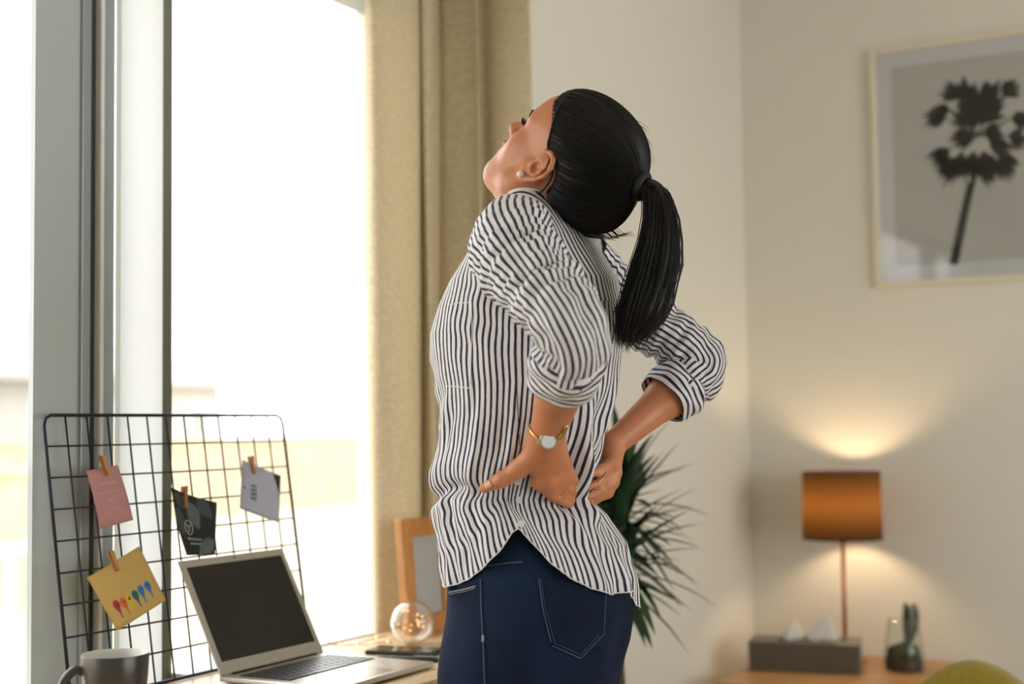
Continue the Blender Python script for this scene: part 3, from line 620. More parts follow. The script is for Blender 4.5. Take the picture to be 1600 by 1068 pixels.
# ------------------------------------------------------------------ the person (body frame: forward = -x, left = -y)
OY = 2.105
def PL(px, py, l): return onp(px, py, 1, OY-l)
def smin(a, b, k):
    h = np.maximum(k-np.abs(a-b), 0)/k; return np.minimum(a, b)-h*h*k*.25
class Prim:
    def __init__(s, fn, c, r, k=.01, op='u'): s.fn, s.c, s.r, s.k, s.op = fn, np.asarray(c, float), r, k, op
def cap(a, b, ra, rb, k=.01, op='u'):
    a, b = np.asarray(a, float), np.asarray(b, float); ab = b-a; L2 = ab@ab+1e-12
    def fn(p):
        q = p-a; t = np.clip(q@ab/L2, 0, 1); return np.linalg.norm(q-t[..., None]*ab, axis=-1)-(ra+(rb-ra)*t)
    return Prim(fn, (a+b)/2, math.sqrt(L2)/2+max(ra, rb), k, op)
def ell(c, rad, ax=np.eye(3), k=.01, op='u'):
    c = np.asarray(c, float); rad = np.asarray(rad, float); ax = np.asarray(ax, float)
    def fn(p):
        q = (p-c)@ax.T; k0 = np.linalg.norm(q/rad, axis=-1); k1 = np.linalg.norm(q/rad**2, axis=-1)+1e-9; return np.where(k0 < 1e-4, -rad.min(), k0*(k0-1)/k1)
    return Prim(fn, c, max(rad), k, op)
def sdf(prims, p):
    d = np.full(p.shape[:-1], 1e3)
    for q in prims:
        v = q.fn(p)
        d = smin(d, v, q.k) if q.op == 'u' else -smin(-d, v, q.k)
    return d
def nets(prims, xs, ys, zs, B=26):
    n = (len(xs), len(ys), len(zs)); A = (xs, ys, zs); VK, VP, QK = [], [], []
    PR = [(i, j) for i in range(8) for j in range(i+1, 8) if bin(i ^ j).count('1') == 1]
    OFF = np.array([[(c >> 2) & 1, (c >> 1) & 1, c & 1] for c in range(8)])
    key = lambda I, J, K: (I.astype(np.int64)*n[1]+J)*n[2]+K
    for i0 in range(0, n[0]-1, B):
        for j0 in range(0, n[1]-1, B):
            for k0 in range(0, n[2]-1, B):
                lo = [max(v-1, 0) for v in (i0, j0, k0)]; hi = [min(v+B+1, m-1) for v, m in zip((i0, j0, k0), n)]
                a = np.array([A[t][lo[t]] for t in range(3)]); b = np.array([A[t][hi[t]] for t in range(3)]); c = (a+b)/2; br = np.linalg.norm(b-a)/2
                act = [q for q in prims if np.linalg.norm(c-q.c)-q.r-br < .03]
                if not any(q.op == 'u' for q in act): continue
                if sdf(act, c[None])[0] < -br*1.05: continue
                g = np.stack(np.meshgrid(*[A[t][lo[t]:hi[t]+1] for t in range(3)], indexing='ij'), -1)
                d = sdf(act, g); ins = d < 0
                if not ins.any() or ins.all(): continue
                m = [s-1 for s in d.shape]; cnt = np.zeros(m, int)
                for o in OFF: cnt += ins[o[0]:o[0]+m[0], o[1]:o[1]+m[1], o[2]:o[2]+m[2]]
                ci = np.argwhere((cnt > 0) & (cnt < 8))
                if not len(ci): continue
                cv = np.stack([d[ci[:, 0]+o[0], ci[:, 1]+o[1], ci[:, 2]+o[2]] for o in OFF], 1); cp = np.stack([g[ci[:, 0]+o[0], ci[:, 1]+o[1], ci[:, 2]+o[2]] for o in OFF], 1)
                acc = np.zeros((len(ci), 3)); w_ = np.zeros(len(ci))
                for x, y in PR:
                    sg = (cv[:, x] < 0) != (cv[:, y] < 0); t = np.where(sg, cv[:, x]/np.where(sg, cv[:, x]-cv[:, y], 1), 0)
                    acc += np.where(sg[:, None], cp[:, x]+(cp[:, y]-cp[:, x])*t[:, None], 0); w_ += sg
                VK.append(key(ci[:, 0]+lo[0], ci[:, 1]+lo[1], ci[:, 2]+lo[2])); VP.append(acc/w_[:, None])
                for ax in range(3):
                    sl1 = [slice(None)]*3; sl2 = [slice(None)]*3; sl1[ax] = slice(0, -1); sl2[ax] = slice(1, None)
                    e = ins[tuple(sl1)] != ins[tuple(sl2)]; E_ = np.argwhere(e)
                    if not len(E_): continue
                    st = ins[tuple(sl1)][tuple(E_.T)]; G = E_+np.array(lo)
                    ok = np.ones(len(G), bool)
                    for t, s0 in zip(range(3), (i0, j0, k0)):
                        ok &= (G[:, t] >= s0) & (G[:, t] < s0+B)
                        if t != ax: ok &= (G[:, t] >= 1) & (G[:, t] < n[t]-1)
                    G = G[ok]; st = st[ok]
                    b1, b2 = (ax+1) % 3, (ax+2) % 3; ks = []
                    for o1, o2 in ((-1, -1), (0, -1), (0, 0), (-1, 0)):
                        H = G.copy(); H[:, b1] += o1; H[:, b2] += o2; ks.append(key(H[:, 0], H[:, 1], H[:, 2]))
                    Q = np.stack(ks, 1); Q[~st] = Q[~st][:, ::-1]; QK.append(Q)
    VK = np.concatenate(VK); VP = np.concatenate(VP); QK = np.concatenate(QK)
    uk, ui = np.unique(VK, return_index=True)
    return VP[ui], np.searchsorted(uk, QK)
def mesh_np(name, V, Fq, m, parent, smooth=True, uv=None):
    me = bpy.data.meshes.new(name); V = np.asarray(V, np.float32); Fq = np.asarray(Fq, np.int32); nq, k = Fq.shape
    me.vertices.add(len(V)); me.vertices.foreach_set('co', V.ravel()); me.loops.add(nq*k); me.loops.foreach_set('vertex_index', Fq.ravel())
    me.polygons.add(nq); me.polygons.foreach_set('loop_start', np.arange(0, nq*k, k, dtype=np.int32)); me.polygons.foreach_set('loop_total', np.full(nq, k, np.int32))
    if smooth: me.polygons.foreach_set('use_smooth', np.ones(nq, bool))
    me.update(calc_edges=True); me.materials.append(m)
    if uv is not None:
        l = me.uv_layers.new(name='UVMap'); l.data.foreach_set('uv', np.asarray(uv, np.float32)[Fq.ravel()].ravel())
    me.validate(); o = bpy.data.objects.new(name, me); COL.objects.link(o); attach(o, parent); return o
def gridfaces(nu, nv):
    i, j = np.meshgrid(np.arange(nu-1), np.arange(nv-1), indexing='ij'); a = (i*nv+j).ravel(); return np.stack([a, a+nv, a+nv+1, a+1], 1)
def bump(x, c, wd): return np.exp(-((x-c)/wd)**2)
def zpy(py): return PL(830, py, 0)[2]

pr = thing('person', 'person in striped shirt and blue jeans arching back with hands on lower back', 'person', (-1.15, OY, 0))
m_shirt = mat_stripe('striped_cotton'); m_cuff = mat_stripe('striped_cotton_turned', True)
m_skin = mat('skin', (186, 122, 84), .42, var=.05, vscale=25, spec=.45, Subsurface_Weight=.12, Subsurface_Scale=.006)
m_skin.node_tree.nodes['Principled BSDF'].inputs['Subsurface Radius'].default_value = (1, .4, .2)

# torso outline of the shirt: image rows (y, left x, right x, half width)
rows_ = [(440, 705, 968, .165), (480, 684, 972, .16), (520, 671, 973, .155), (560, 672, 970, .15), (600, 682, 962, .145), (650, 686, 950, .14), (700, 684, 938, .138), (740, 681, 925, .138), (775, 680, 915, .136), (787, 680, 922, .14), (806, 680, 944, .15), (850, 685, 975, .16), (900, 692, 992, .166), (960, 699, 998, .17)]
TZ, TCx, TA, TB = [], [], [], []
for py, xl, xr, b in rows_:
    c = PL((xl+xr)/2, py, 0); e = (xr-xl)/2/FPX*proj(c)[2]; TZ.append(c[2]); TCx.append(c[0]); TB.append(b); TA.append(math.sqrt(max(e*e-(.4924*b)**2, .004))/.8704)
for px, py, a, b in ((838, 405, .108, .15), (838, 372, .088, .115), (836, 345, .068, .078), (834, 322, .056, .058), (834, 290, .05, .05)):
    c = PL(px, py, 0); TZ.append(c[2]); TCx.append(c[0]); TA.append(a); TB.append(b)
od = np.argsort(TZ); TZ, TCx, TA, TB = (np.array(v)[od] for v in (TZ, TCx, TA, TB))
Sn, En = PL(797, 388, .17), PL(900, 522, .285)
Sf, Ef = PL(905, 405, -.17), PL(1088, 580, -.266)
def tubefn(p):
    z = p[..., 2]; a = np.interp(z, TZ, TA); b = np.interp(z, TZ, TB); c = np.interp(z, TZ, TCx)
    return (np.sqrt(((p[..., 0]-c)/a)**2+((p[..., 1]-OY)/b)**2)-1)*np.minimum(a, b)
shirt_prims = [Prim(tubefn, (-1.15, OY, 1.2), 1), cap(PL(822, 350, .05), Sn+np.array([0, 0, .004]), .045, .056, .05), cap(PL(868, 352, -.05), Sf, .045, .056, .05)]
NT, NZ1, NZ2 = 300, 150, 70
TH_ = np.linspace(0, 2*math.pi, NT+1); DG = np.degrees(TH_)
ZA = zpy(430)
hem_t = np.array([(0, 914), (30, 913), (55, 908), (75, 893), (92, 868), (104, 842), (112, 822), (117, 816), (121, 836), (128, 866), (138, 890), (150, 906), (165, 918), (180, 917), (192, 919), (202, 944), (214, 955), (228, 930), (240, 905), (255, 880), (270, 890), (300, 905), (330, 912), (360, 914)], float)
hemz = zpy(800)-(np.interp(DG, hem_t[:, 0], hem_t[:, 1])-800)*.001065
TT = np.concatenate([np.linspace(0, 1, NZ1), np.linspace(0, 1, NZ2+1)[1:]])
cxA = np.interp(ZA, TZ, TCx); org = np.zeros((NT+1, NZ1+NZ2, 3)); dr_ = np.zeros_like(org)
for j in range(NZ1):
    z = hemz+(ZA-hemz)*(j/(NZ1-1)); org[:, j, 2] = z; org[:, j, 0] = np.interp(z, TZ, TCx); org[:, j, 1] = OY
    dr_[:, j, 0] = -np.cos(TH_); dr_[:, j, 1] = -np.sin(TH_)
phm = math.radians(64)
for j in range(NZ2):
    f_ = phm*(j+1)/NZ2; jj = NZ1+j; org[:, jj] = (cxA, OY, ZA); tl = .0
    dr_[:, jj, 0] = -np.cos(TH_)*math.cos(f_); dr_[:, jj, 1] = -np.sin(TH_)*math.cos(f_); dr_[:, jj, 2] = math.sin(f_)
rs = np.linspace(.02, .32, 151); best = np.full(org.shape[:2], .02)
for r in rs:
    v = sdf(shirt_prims, org+dr_*r); best = np.where(v < 0, r, best)
rr0 = best.copy()
lo_, hi_ = best, best+.002
for _ in range(6):
    md = (lo_+hi_)/2; v = sdf(shirt_prims, org+dr_*md[..., None]); lo_ = np.where(v < 0, md, lo_); hi_ = np.where(v < 0, hi_, md)
R_ = (lo_+hi_)/2
# cloth folds
D2 = DG[:, None]+np.zeros_like(R_); Z2 = (org+dr_*R_[..., None])[..., 2]; PY = 800-(Z2-zpy(800))/.001065
T2 = np.radians(D2)
adiff = lambda c: (D2-c+180) % 360-180
low = ss(560, 760, PY)
fold = .0022*np.sin(17*T2+1.6*np.sin(PY/55)+.8*np.sin(PY/23+3*T2))*(.35+.65*low)+.0016*np.sin(31*T2+PY/70+1.4*np.sin(PY/37+2*T2))*low
fold += .0030*np.sin(9*T2+.9*np.sin(PY/80))*ss(600, 700, PY)
# blousing over the hands at the waist
line = 765-12*bump(adiff(75), 0, 25)+14*bump(adiff(30), 0, 25)+18*bump(adiff(150), 0, 30)
frontw = bump(adiff(70), 0, 55)+.2*bump(adiff(210), 0, 30)+.2
fold += (.007*bump(PY, line-34, 26)-.013*bump(PY, line+4, 11)+.006*bump(PY, line+26, 18))*np.clip(frontw, 0, 1)
# vertical pleat that covers the fingertips, and the gather on the back
wob = 4*np.sin(PY/40)
fold += .030*bump(adiff(169+wob+(PY-720)*.03), 0, 6)*ss(610, 710, PY)*(1-ss(785, 825, PY))
fold += .010*bump(adiff(150+wob*1.4+(PY-800)*.1), 0, 5)*ss(785, 800, PY)*(1-ss(860, 910, PY))
fold += .012*bump(adiff(190+wob), 0, 6)*ss(540, 620, PY)*(1-ss(660, 720, PY))
fold += .005*np.sin((D2+PY*.32)/5.2)*bump(PY, 670, 70)*bump(adiff(176), 0, 22)
fold -= .016*bump(adiff(128), 0, 14)*bump(PY, 752, 40)
# drag lines from the armpit, and the bust dart
fold += .0035*np.sin((PY-470-1.5*adiff(95))/9)*bump(PY, 500, 45)*bump(adiff(100), 0, 30)
fold += .0025*np.sin((PY+1.2*D2)/10)*bump(PY, 610, 60)*bump(adiff(35), 0, 25)
fold += .005*ss(860, 930, PY)*np.sin(14*T2+1)
nzv = np.array([[noise.noise(Vector((math.cos(T2[i, j])*3.2+7, math.sin(T2[i, j])*3.2, PY[i, j]/60))) for j in range(0, NZ1+NZ2)] for i in range(0, NT+1)])
fold += .0045*nzv*(.5+.5*low)
R_ = R_+fold*np.clip((PY-300)/120, 0, 1)
SP = org+dr_*R_[..., None]
jz = int(NZ1*.62); ring = SP[:, jz]; arc = np.concatenate([[0], np.cumsum(np.linalg.norm(np.diff(ring, axis=0), axis=1))]); PITCH = .0113
nst = round(arc[-1]/PITCH); su = arc/arc[-1]*nst
arcs = np.concatenate([np.zeros((1, NZ1+NZ2)), np.cumsum(np.linalg.norm(np.diff(SP, axis=0), axis=2), axis=0)], 0)/PITCH
i119 = int(NT*119/360); arcs = arcs-arcs[i119]; suc = (su-su[i119])[:, None]+np.zeros_like(arcs)
for _ in range(4): arcs[:, 1:-1] = (arcs[:, :-2]+2*arcs[:, 1:-1]+arcs[:, 2:])/4
wz = .55*(1-ss(NZ1-40, NZ1+5, np.arange(NZ1+NZ2)))[None]
UU = suc*(1-wz)+arcs*wz
UVs = np.stack([UU.ravel(), np.tile(np.arange(NZ1+NZ2)/100., NT+1)], 1)
SV, SFc = SP.reshape(-1, 3), gridfaces(NT+1, NZ1+NZ2)
jy = NZ1+14; MP = SP[:, :jy+1]
shirt = mesh_np('shirt', MP.reshape(-1, 3), gridfaces(NT+1, jy+1), m_shirt, pr, uv=UVs.reshape(NT+1, -1, 2)[:, :jy+1].reshape(-1, 2))
YP = SP[:, jy:]; nrm_ = np.zeros_like(YP); nrm_[:] = dr_[:, jy:]; YP = YP+nrm_*.0012
yoke = mesh_np('yoke', YP.reshape(-1, 3), gridfaces(NT+1, NZ1+NZ2-jy), m_shirt, shirt, uv=np.stack([((OY-YP[..., 1])+.10*(YP[..., 0]+1.15))/PITCH, YP[..., 2]], -1).reshape(-1, 2))
ib0, ib1 = int(NT*106/360), int(NT*254/360); YB = (SP+dr_*.0012)[ib0:ib1, NZ1-16:jy+1]
yb_o = mesh_np('back_yoke', YB.reshape(-1, 3), gridfaces(YB.shape[0], YB.shape[1]), m_shirt, shirt, uv=np.stack([((OY-YB[..., 1])+.10*(YB[..., 0]+1.15))/PITCH, YB[..., 2]], -1).reshape(-1, 2))
md = yoke.modifiers.new('thickness', 'SOLIDIFY'); md.thickness = .0012; md.offset = -1; shirt['label'] = 'white shirt with navy stripes'
md = shirt.modifiers.new('thickness', 'SOLIDIFY'); md.thickness = .0012; md.offset = -1
bv_shirt = BVHTree.FromPolygons([Vector(v) for v in SV], [tuple(f) for f in SFc])
def hit(bv, px, py, off=0.0):
    q = ray(px, py); q = q/np.linalg.norm(q); h = bv.ray_cast(Vector(CC), Vector(q))
    if h[0] is None: return None
    nrm = np.array(h[1]); nrm = nrm if nrm@q < 0 else -nrm
    return np.array(h[0])+nrm*off
def sp(px, py, off):
    h = hit(bv_shirt, px, py); q = ray(px, py); q /= np.linalg.norm(q)
    if h is None: h = PL(px, py, .1)
    return h-q*off

Wn = sp(853, 684, .030); Wf = PL(958, 694, -.118)
An = lambda t: En+(Wn-En)*t
Af = lambda t: Ef+(Wf-Ef)*t
# sleeves
def sleeve(pts, rad, N, wr, seed, uvn=36, nth=72, cr_=.5):
    k = smooth_path(pts, 10); k = np.array(k); L = np.concatenate([[0], np.cumsum(np.linalg.norm(np.diff(k, axis=0), axis=1))]); n = N
    s = np.linspace(0, L[-1], n); C_ = np.stack([np.interp(s, L, k[:, t]) for t in range(3)], 1)
    for _ in range(6): C_[1:-1] = (C_[:-2]+2*C_[1:-1]+C_[2:])/4
    rd = np.interp(np.linspace(0, 1, n), np.linspace(0, 1, len(rad)), rad)
    Tn = np.gradient(C_, axis=0); Tn /= np.linalg.norm(Tn, axis=1)[:, None]; u = np.cross(Tn[0], [0, 0, 1.]); u /= np.linalg.norm(u); th = np.linspace(0, 2*math.pi, nth+1)
    bend = np.gradient(Tn, axis=0); P = np.zeros((nth+1, n, 3))
    for i in range(n):
        u = u-Tn[i]*(u@Tn[i]); u /= np.linalg.norm(u); v = np.cross(Tn[i], u)
        dirs_ = np.cos(th)[:, None]*u+np.sin(th)[:, None]*v
        kb = np.linalg.norm(bend[i])/(L[-1]/n); bn = bend[i]/(np.linalg.norm(bend[i])+1e-9); inner = np.clip(dirs_@bn, 0, 1)
        t = i/(n-1); x = s[i]
        rr_ = rd[i]*(1+.035*np.sin(3*th+seed+4*t)+.03*np.sin(5*th+2*seed-9*t))
        rr_ = rr_+wr*(.5+.5*np.tanh(kb*.12))*np.sin(x*2*math.pi/.022+1.5*np.sin(2*th+seed)+1.2*np.sin(th*3+seed*2))*(.25+.75*inner)*min(1, t*5)
        rr_ = rr_-np.minimum(cr_*inner**2*rd[i], .02*inner*kb*.08)
        nz_ = np.array([noise.noise(Vector((math.cos(a)*1.6+seed*5, math.sin(a)*1.6, x*34)))+.5*noise.noise(Vector((math.cos(a)*3+seed*9, math.sin(a)*3, x*75))) for a in th])
        rr_ = rr_+wr*1.5*nz_*min(1, t*4)
        P[:, i] = C_[i]+dirs_*rr_[:, None]
    uv = np.stack([np.repeat(th/(2*math.pi)*uvn, n), np.tile(s/PITCH, nth+1)], 1)
    return P, uv, (nth+1, n)
def add_sleeve(pts, rad, N, wr, seed, m, name, **kw):
    P, uv, sh = sleeve(pts, rad, N, wr, seed, **kw); F_ = gridfaces(*sh)[:, ::-1]
    o = mesh_np(name, P.reshape(-1, 3), F_, m, shirt, uv=uv); md = o.modifiers.new('thickness', 'SOLIDIFY'); md.thickness = .0015; md.offset = 0
    return o, P
add_sleeve([PL(*q) for q in ((805, 366, .12), (803, 385, .165), (822, 420, .205), (855, 466, .25), (884, 503, .282))]+[An(.05), An(.14), An(.24), An(.30)], [.066, .069, .066, .063, .060, .058, .055, .052, .049], 110, .0072, .6, m_shirt, 'sleeve')
add_sleeve([An(t) for t in (.14, .18, .26, .35, .42)], [.043, .055, .055, .053, .051], 26, .0016, 1.4, m_cuff, 'cuff', uvn=36)
add_sleeve([PL(*q) for q in ((905, 405, -.14), (930, 432, -.175), (965, 470, -.205), (1005, 502, -.23), (1050, 530, -.252), (1085, 556, -.268))]+[Af(-.02), Af(.10), Af(.2), Af(.26)], [.056, .056, .055, .053, .051, .050, .051, .051, .049, .046], 100, .0052, 2.2, m_shirt, 'sleeve', uvn=30, cr_=.15)
add_sleeve([Af(t) for t in (.12, .16, .25, .34, .40)], [.040, .053, .053, .051, .048], 26, .0022, .4, m_cuff, 'cuff', uvn=30)

# head frame
HA = math.radians(45); HF = np.array([-math.cos(HA), 0, math.sin(HA)]); HU = np.array([math.sin(HA), 0, math.cos(HA)]); HL = np.array([0, -1., 0]); HO = PL(869, 265, 0); HAX = np.stack([HF, HL, HU])
def hp_(f, l, u): return HO+HF*f+HL*l+HU*u
def hell(c, r, k=.01, op='u'): return ell(hp_(*c), r, HAX, k, op)
def hcap(a, b, ra, rb, k=.01, op='u'): return cap(hp_(*a), hp_(*b), ra, rb, k, op)
body = []
# trunk and legs
body += [ell(PL(822, 540, 0), (.10, .13, .17), k=.05), ell(PL(812, 700, 0), (.09, .115, .15), k=.06), ell(PL(840, 930, 0)-np.array([0, 0, .0]), (.12, .145, .13), k=.06), cap(PL(822, 400, .10), PL(868, 405, -.10), .05, .05, .05)]
hipx = PL(827.5, 1110, 0)[0]
for sg in (1, -1):
    y = OY-.085*sg; body += [cap((hipx, y, .88), (hipx-.02, y, .48), .066, .046, .03), cap((hipx-.02, y, .48), (hipx+.01, y, .09), .045, .032, .02), cap((hipx+.02, y, .05), (hipx-.12, y-.01*sg, .035), .036, .028, .02)]
# arms
fe = lambda a, b, t: a+(b-a)*t
body += [cap(Sn, En, .042, .030, .02), cap(En, fe(En, Wn, .4), .031, .040, .02), cap(fe(En, Wn, .4), Wn, .040, .0255, .02)]
body += [cap(Sf, Ef, .034, .026, .02), cap(Ef, fe(Ef, Wf, .35), .028, .034, .02), cap(fe(Ef, Wf, .35), Wf, .034, .0215, .02)]
def finger(pts, rads, k=.006):
    for i in range(len(pts)-1): body.append(cap(pts[i], pts[i+1], rads[i], rads[i+1], k if i else .012))
# near hand
mc = [sp(841, 752, .017), sp(858, 751, .020), sp(872, 742, .020), sp(882, 727, .018)]
wr_ = [sp(840, 700, .024), sp(850, 700, .026), sp(860, 700, .026), sp(868, 698, .024)]
for a, b in zip(wr_, mc): body.append(cap(a, b, .0180, .0108, .011))
body.append(cap(Wn, sp(855, 712, .024), .026, .022, .02))
for m_, mid_, tip_ in zip(mc, (sp(864, 775, .011), sp(878, 771, .013), sp(887, 761, .012), sp(892, 744, .010)), (sp(890, 788, -.002), sp(899, 784, -.012), sp(902, 774, -.016), sp(904, 757, -.016))):
    finger([m_, mid_, tip_], [.0104, .0090, .0074], .002)
finger([sp(838, 706, .022), sp(809, 733, .016), sp(784, 749, .011), sp(757, 762, .008)], [.018, .0138, .0114, .0085], .01)
# far hand
fm = [PL(957, 722, -.092), PL(962, 738, -.088), PL(958, 754, -.083), PL(949, 769, -.078)]
for m_ in fm: body.append(cap(Wf, m_, .0195, .0085, .006))
for m_, mid_, tip_ in zip(fm, (PL(938, 733, -.058), PL(942, 750, -.056), PL(939, 766, -.054), PL(932, 780, -.053)), (PL(917, 744, -.030), PL(918, 761, -.030), PL(916, 776, -.031), PL(911, 789, -.032))):
    finger([m_, mid_, tip_], [.0080, .0074, .0060], .002)
finger([PL(950, 705, -.13), PL(925, 728, -.16), PL(905, 742, -.165)], [.016, .012, .008])
# neck and head
body += [cap(hp_(-.035, 0, -.035), PL(836, 335, 0), .052, .054, .03), cap(PL(836, 335, 0), PL(845, 400, 0), .055, .06, .03)]
head = [hell((-.02, 0, .05), (.10, .074, .09)), hell((.016, 0, .056), (.071, .064, .064), .03), hell((.040, 0, -.012), (.050, .054, .072), .03),
        hell((.072, 0, -.034), (.030, .027, .034), .022), hell((.044, 0, -.050), (.046, .046, .042), .03), hell((.077, 0, -.075), (.022, .025, .019), .026), hcap((.068, 0, -.072), (.0, 0, -.075), .020, .046, .03)]
for s in (1, -1):
    head += [hcap((.005, .056*s, -.022), (.020, .048*s, -.058), .017, .015, .025), hcap((.020, .048*s, -.058), (.076, .010*s, -.080), .014, .014, .025), hell((.054, .034*s, -.008), (.026, .024, .026), .025),
             hcap((.076, .010*s, .046), (.062, .043*s, .045), .012, .010, .018), hell((.090, .030*s, .025), (.013, .014, .010), .012, 's'), hell((.067, .031*s, .026), (.0145, .0145, .0135), .004),
             hell((.098, .0120*s, -.005), (.009, .0070, .008), .006)]
head += [hcap((.082, 0, .032), (.111, 0, .002), .0080, .0100, .010), hell((.1125, 0, -.001), (.0095, .0100, .0085), .005), hell((.103, 0, -.012), (.008, .004, .006), .006),
         hcap((.090, -.017, -.034), (.1045, -.004, -.028), .0042, .0060, .004), hcap((.090, .017, -.034), (.1045, .004, -.028), .0042, .0060, .004), hcap((.103, -.004, -.029), (.103, .004, -.029), .006, .006, .003),
         hcap((.090, -.014, -.044), (.1035, 0, -.047), .0042, .0070, .004), hcap((.090, .014, -.044), (.1035, 0, -.047), .0042, .0070, .004), hcap((.100, -.016, -.0375), (.113, 0, -.0375), .0034, .0034, .002, 's'), hcap((.100, .016, -.0375), (.113, 0, -.0375), .0034, .0034, .002, 's'), hcap((.112, -.016, -.060), (.112, .016, -.060), .009, .009, .008, 's')]
# ears
ERT = math.radians(17)
def earp(f, u, o, s):
    f, u = f*1.12, u*1.12; c, sn = math.cos(ERT), math.sin(ERT); f2, u2 = c*f-sn*u, sn*f+c*u
    return (f2-.004, (.0665+o-.22*f2)*s, u2)
for s in (1, -1):
    hx = [(.006, -.002, .004), (.010, .010, .006), (.008, .022, .009), (-.002, .030, .011), (-.014, .030, .013), (-.023, .021, .014), (-.026, .006, .013), (-.021, -.010, .011), (-.012, -.022, .008), (-.003, -.029, .006)]
    hr = [.0030, .0034, .0036, .0040, .0042, .0042, .0040, .0040, .0050, .0068]
    c0 = earp(-.008, .002, .004, s); head.append(hell(c0, (.018, .006, .025), .006))
    for i in range(len(hx)-1): head.append(hcap(earp(*hx[i], s), earp(*hx[i+1], s), hr[i], hr[i+1], .003))
    head.append(hcap(earp(-.006, -.028, .006, s), earp(.002, -.028, .005, s), .0065, .006, .004))
    ah = [(-.006, .022, .009), (-.014, .014, .010), (-.016, .002, .010), (-.010, -.010, .009)]
    for i in range(3): head.append(hcap(earp(*ah[i], s), earp(*ah[i+1], s), .0030, .0030, .003))
    head.append(hell(earp(-.003, -.003, .013, s), (.0095, .0105, .0115), .003, 's')); head.append(hcap(earp(-.010, .024, .016, s), earp(-.021, .012, .017, s), .0034, .0034, .002, 's')); head.append(hcap(earp(-.021, .012, .017, s), earp(-.019, -.006, .016, s), .0034, .0034, .002, 's'))
    head.append(hcap(earp(.009, -.004, .006, s), earp(.008, -.010, .006, s), .0035, .0035, .004))
allp = body+head
zs = np.concatenate([np.arange(-.006, .86, .008), np.arange(.86, .98, .006), np.arange(.98, 1.46, .0025), np.arange(1.46, 1.84, .0018)])
BV, BF = nets(allp, np.arange(-1.36, -.80, .0022), np.arange(1.74, 2.46, .0022), zs)
bodyo = mesh_np('body', BV, BF, m_skin, pr)
md = bodyo.modifiers.new('smooth', 'SMOOTH'); md.factor = .4; md.iterations = 2
# tint of lips, nails and cheeks as a colour attribute
ql = (BV-HO)@HAX.T
lip = np.exp(-(((ql[:, 2]+.037)/.013)**4+(ql[:, 1]/.021)**4))*ss(.094, .099, ql[:, 0])
ca = bodyo.data.color_attributes.new('tint', 'FLOAT_COLOR', 'POINT'); cc = np.ones((len(BV), 4), np.float32); cc[:, :3] = 1-lip[:, None]*np.array([.22, .5, .45]); ca.data.foreach_set('color', cc.ravel())
nt = m_skin.node_tree; at = nt.nodes.new('ShaderNodeAttribute'); at.attribute_name = 'tint'; mxn = nt.nodes.new('ShaderNodeMix'); mxn.data_type = 'RGBA'; mxn.blend_type = 'MULTIPLY'; mxn.inputs[0].default_value = 1
bsd = nt.nodes['Principled BSDF']; src = bsd.inputs['Base Color'].links[0].from_socket
nt.links.new(src, mxn.inputs[6]); nt.links.new(at.outputs['Color'], mxn.inputs[7]); nt.links.new(mxn.outputs[2], bsd.inputs['Base Color'])

# hair
m_hair = mat('black_hair', (13, 11, 11), .46, var=.3, vscale=40, bump=.3, bscale=120, spec=.3)
hairp = [hell((-.042, 0, .054), (.098, .084, .096), .03), hell((-.084, 0, .006), (.060, .066, .052), .04), hell((.012, 0, .092), (.058, .064, .046), .04)]
def hline(p):   # hairline: in front of this surface there is face
    q = (p-HO)@HAX.T; f, l, u = q[..., 0], np.abs(q[..., 1]), q[..., 2]
    edge = .016+.006*np.sin(u*90+1)*ss(.03, .06, l)
    front = f*.897-u*.44-edge-.016*ss(.045, .075, l)*bump(u, .03, .03)
    low = -u-.040-.35*(f+.05)+.0*l        # nape
    ear = .038-np.sqrt(((f+.006)/1.0)**2+((u+.006)/1.05)**2)+.0*l
    ear = np.where(l > .05, ear, -.05)
    return -np.maximum(np.maximum(front, ear), -10)
hairp.append(Prim(hline, HO, 1, .008, 's'))
def nape(p):
    q = (p-HO)@HAX.T; return (q[..., 2]*.8-q[..., 0]*.6)+.0295
hairp.append(Prim(lambda p: nape(p)*1.0+.0, HO, 1, .01, 's'))
HV, HFq = nets(hairp, np.arange(HO[0]-.22, HO[0]+.25, .0028), np.arange(OY-.12, OY+.12, .0028), np.arange(HO[2]-.2, HO[2]+.22, .0028))
hairo = mesh_np('hair', HV, HFq, m_hair, pr); hairo['label'] = 'black hair pulled back'
md = hairo.modifiers.new('smooth', 'SMOOTH'); md.factor = .5; md.iterations = 3
m_tie = mat('black_hair_tie', (16, 16, 18), .7)
tie = PL(1003, 291, .0)
MB().tube([tie+np.array([.014*math.cos(a)*.5, .017*math.sin(a), .017*math.cos(a)]) for a in np.linspace(0, 2*math.pi, 25)], .0075, 10).build('hair_tie', m_tie, hairo, smooth=True)
pt = smooth_path([PL(*q) for q in ((985, 282, 0), (1004, 288, 0), (1024, 304, .0), (1031, 345, .005), (1027, 395, .01), (1015, 445, .015), (1003, 485, .02), (992, 512, .025), (984, 526, .028))], 6)
npt = len(pt); prd = np.interp(np.linspace(0, 1, npt), [0, .12, .2, .35, .55, .75, .9, 1], [.012, .011, .015, .022, .034, .036, .025, .004])
mb = MB(); mb.tube(pt, prd, 40); pv = np.array(mb.v)
for i in range(npt):
    for j in range(40):
        a = 2*math.pi*j/40; c = np.array(pt[i]); pv[i*40+j] = c+(pv[i*40+j]-c)*(1+.07*math.sin(7*a+i*.12)+.05*math.sin(13*a-i*.2))
mb.v = [tuple(p) for p in pv]; mb.build('ponytail', m_hair, hairo, smooth=True)
stv = MB(); rs_ = random.Random(3)
ptn = np.array(pt)
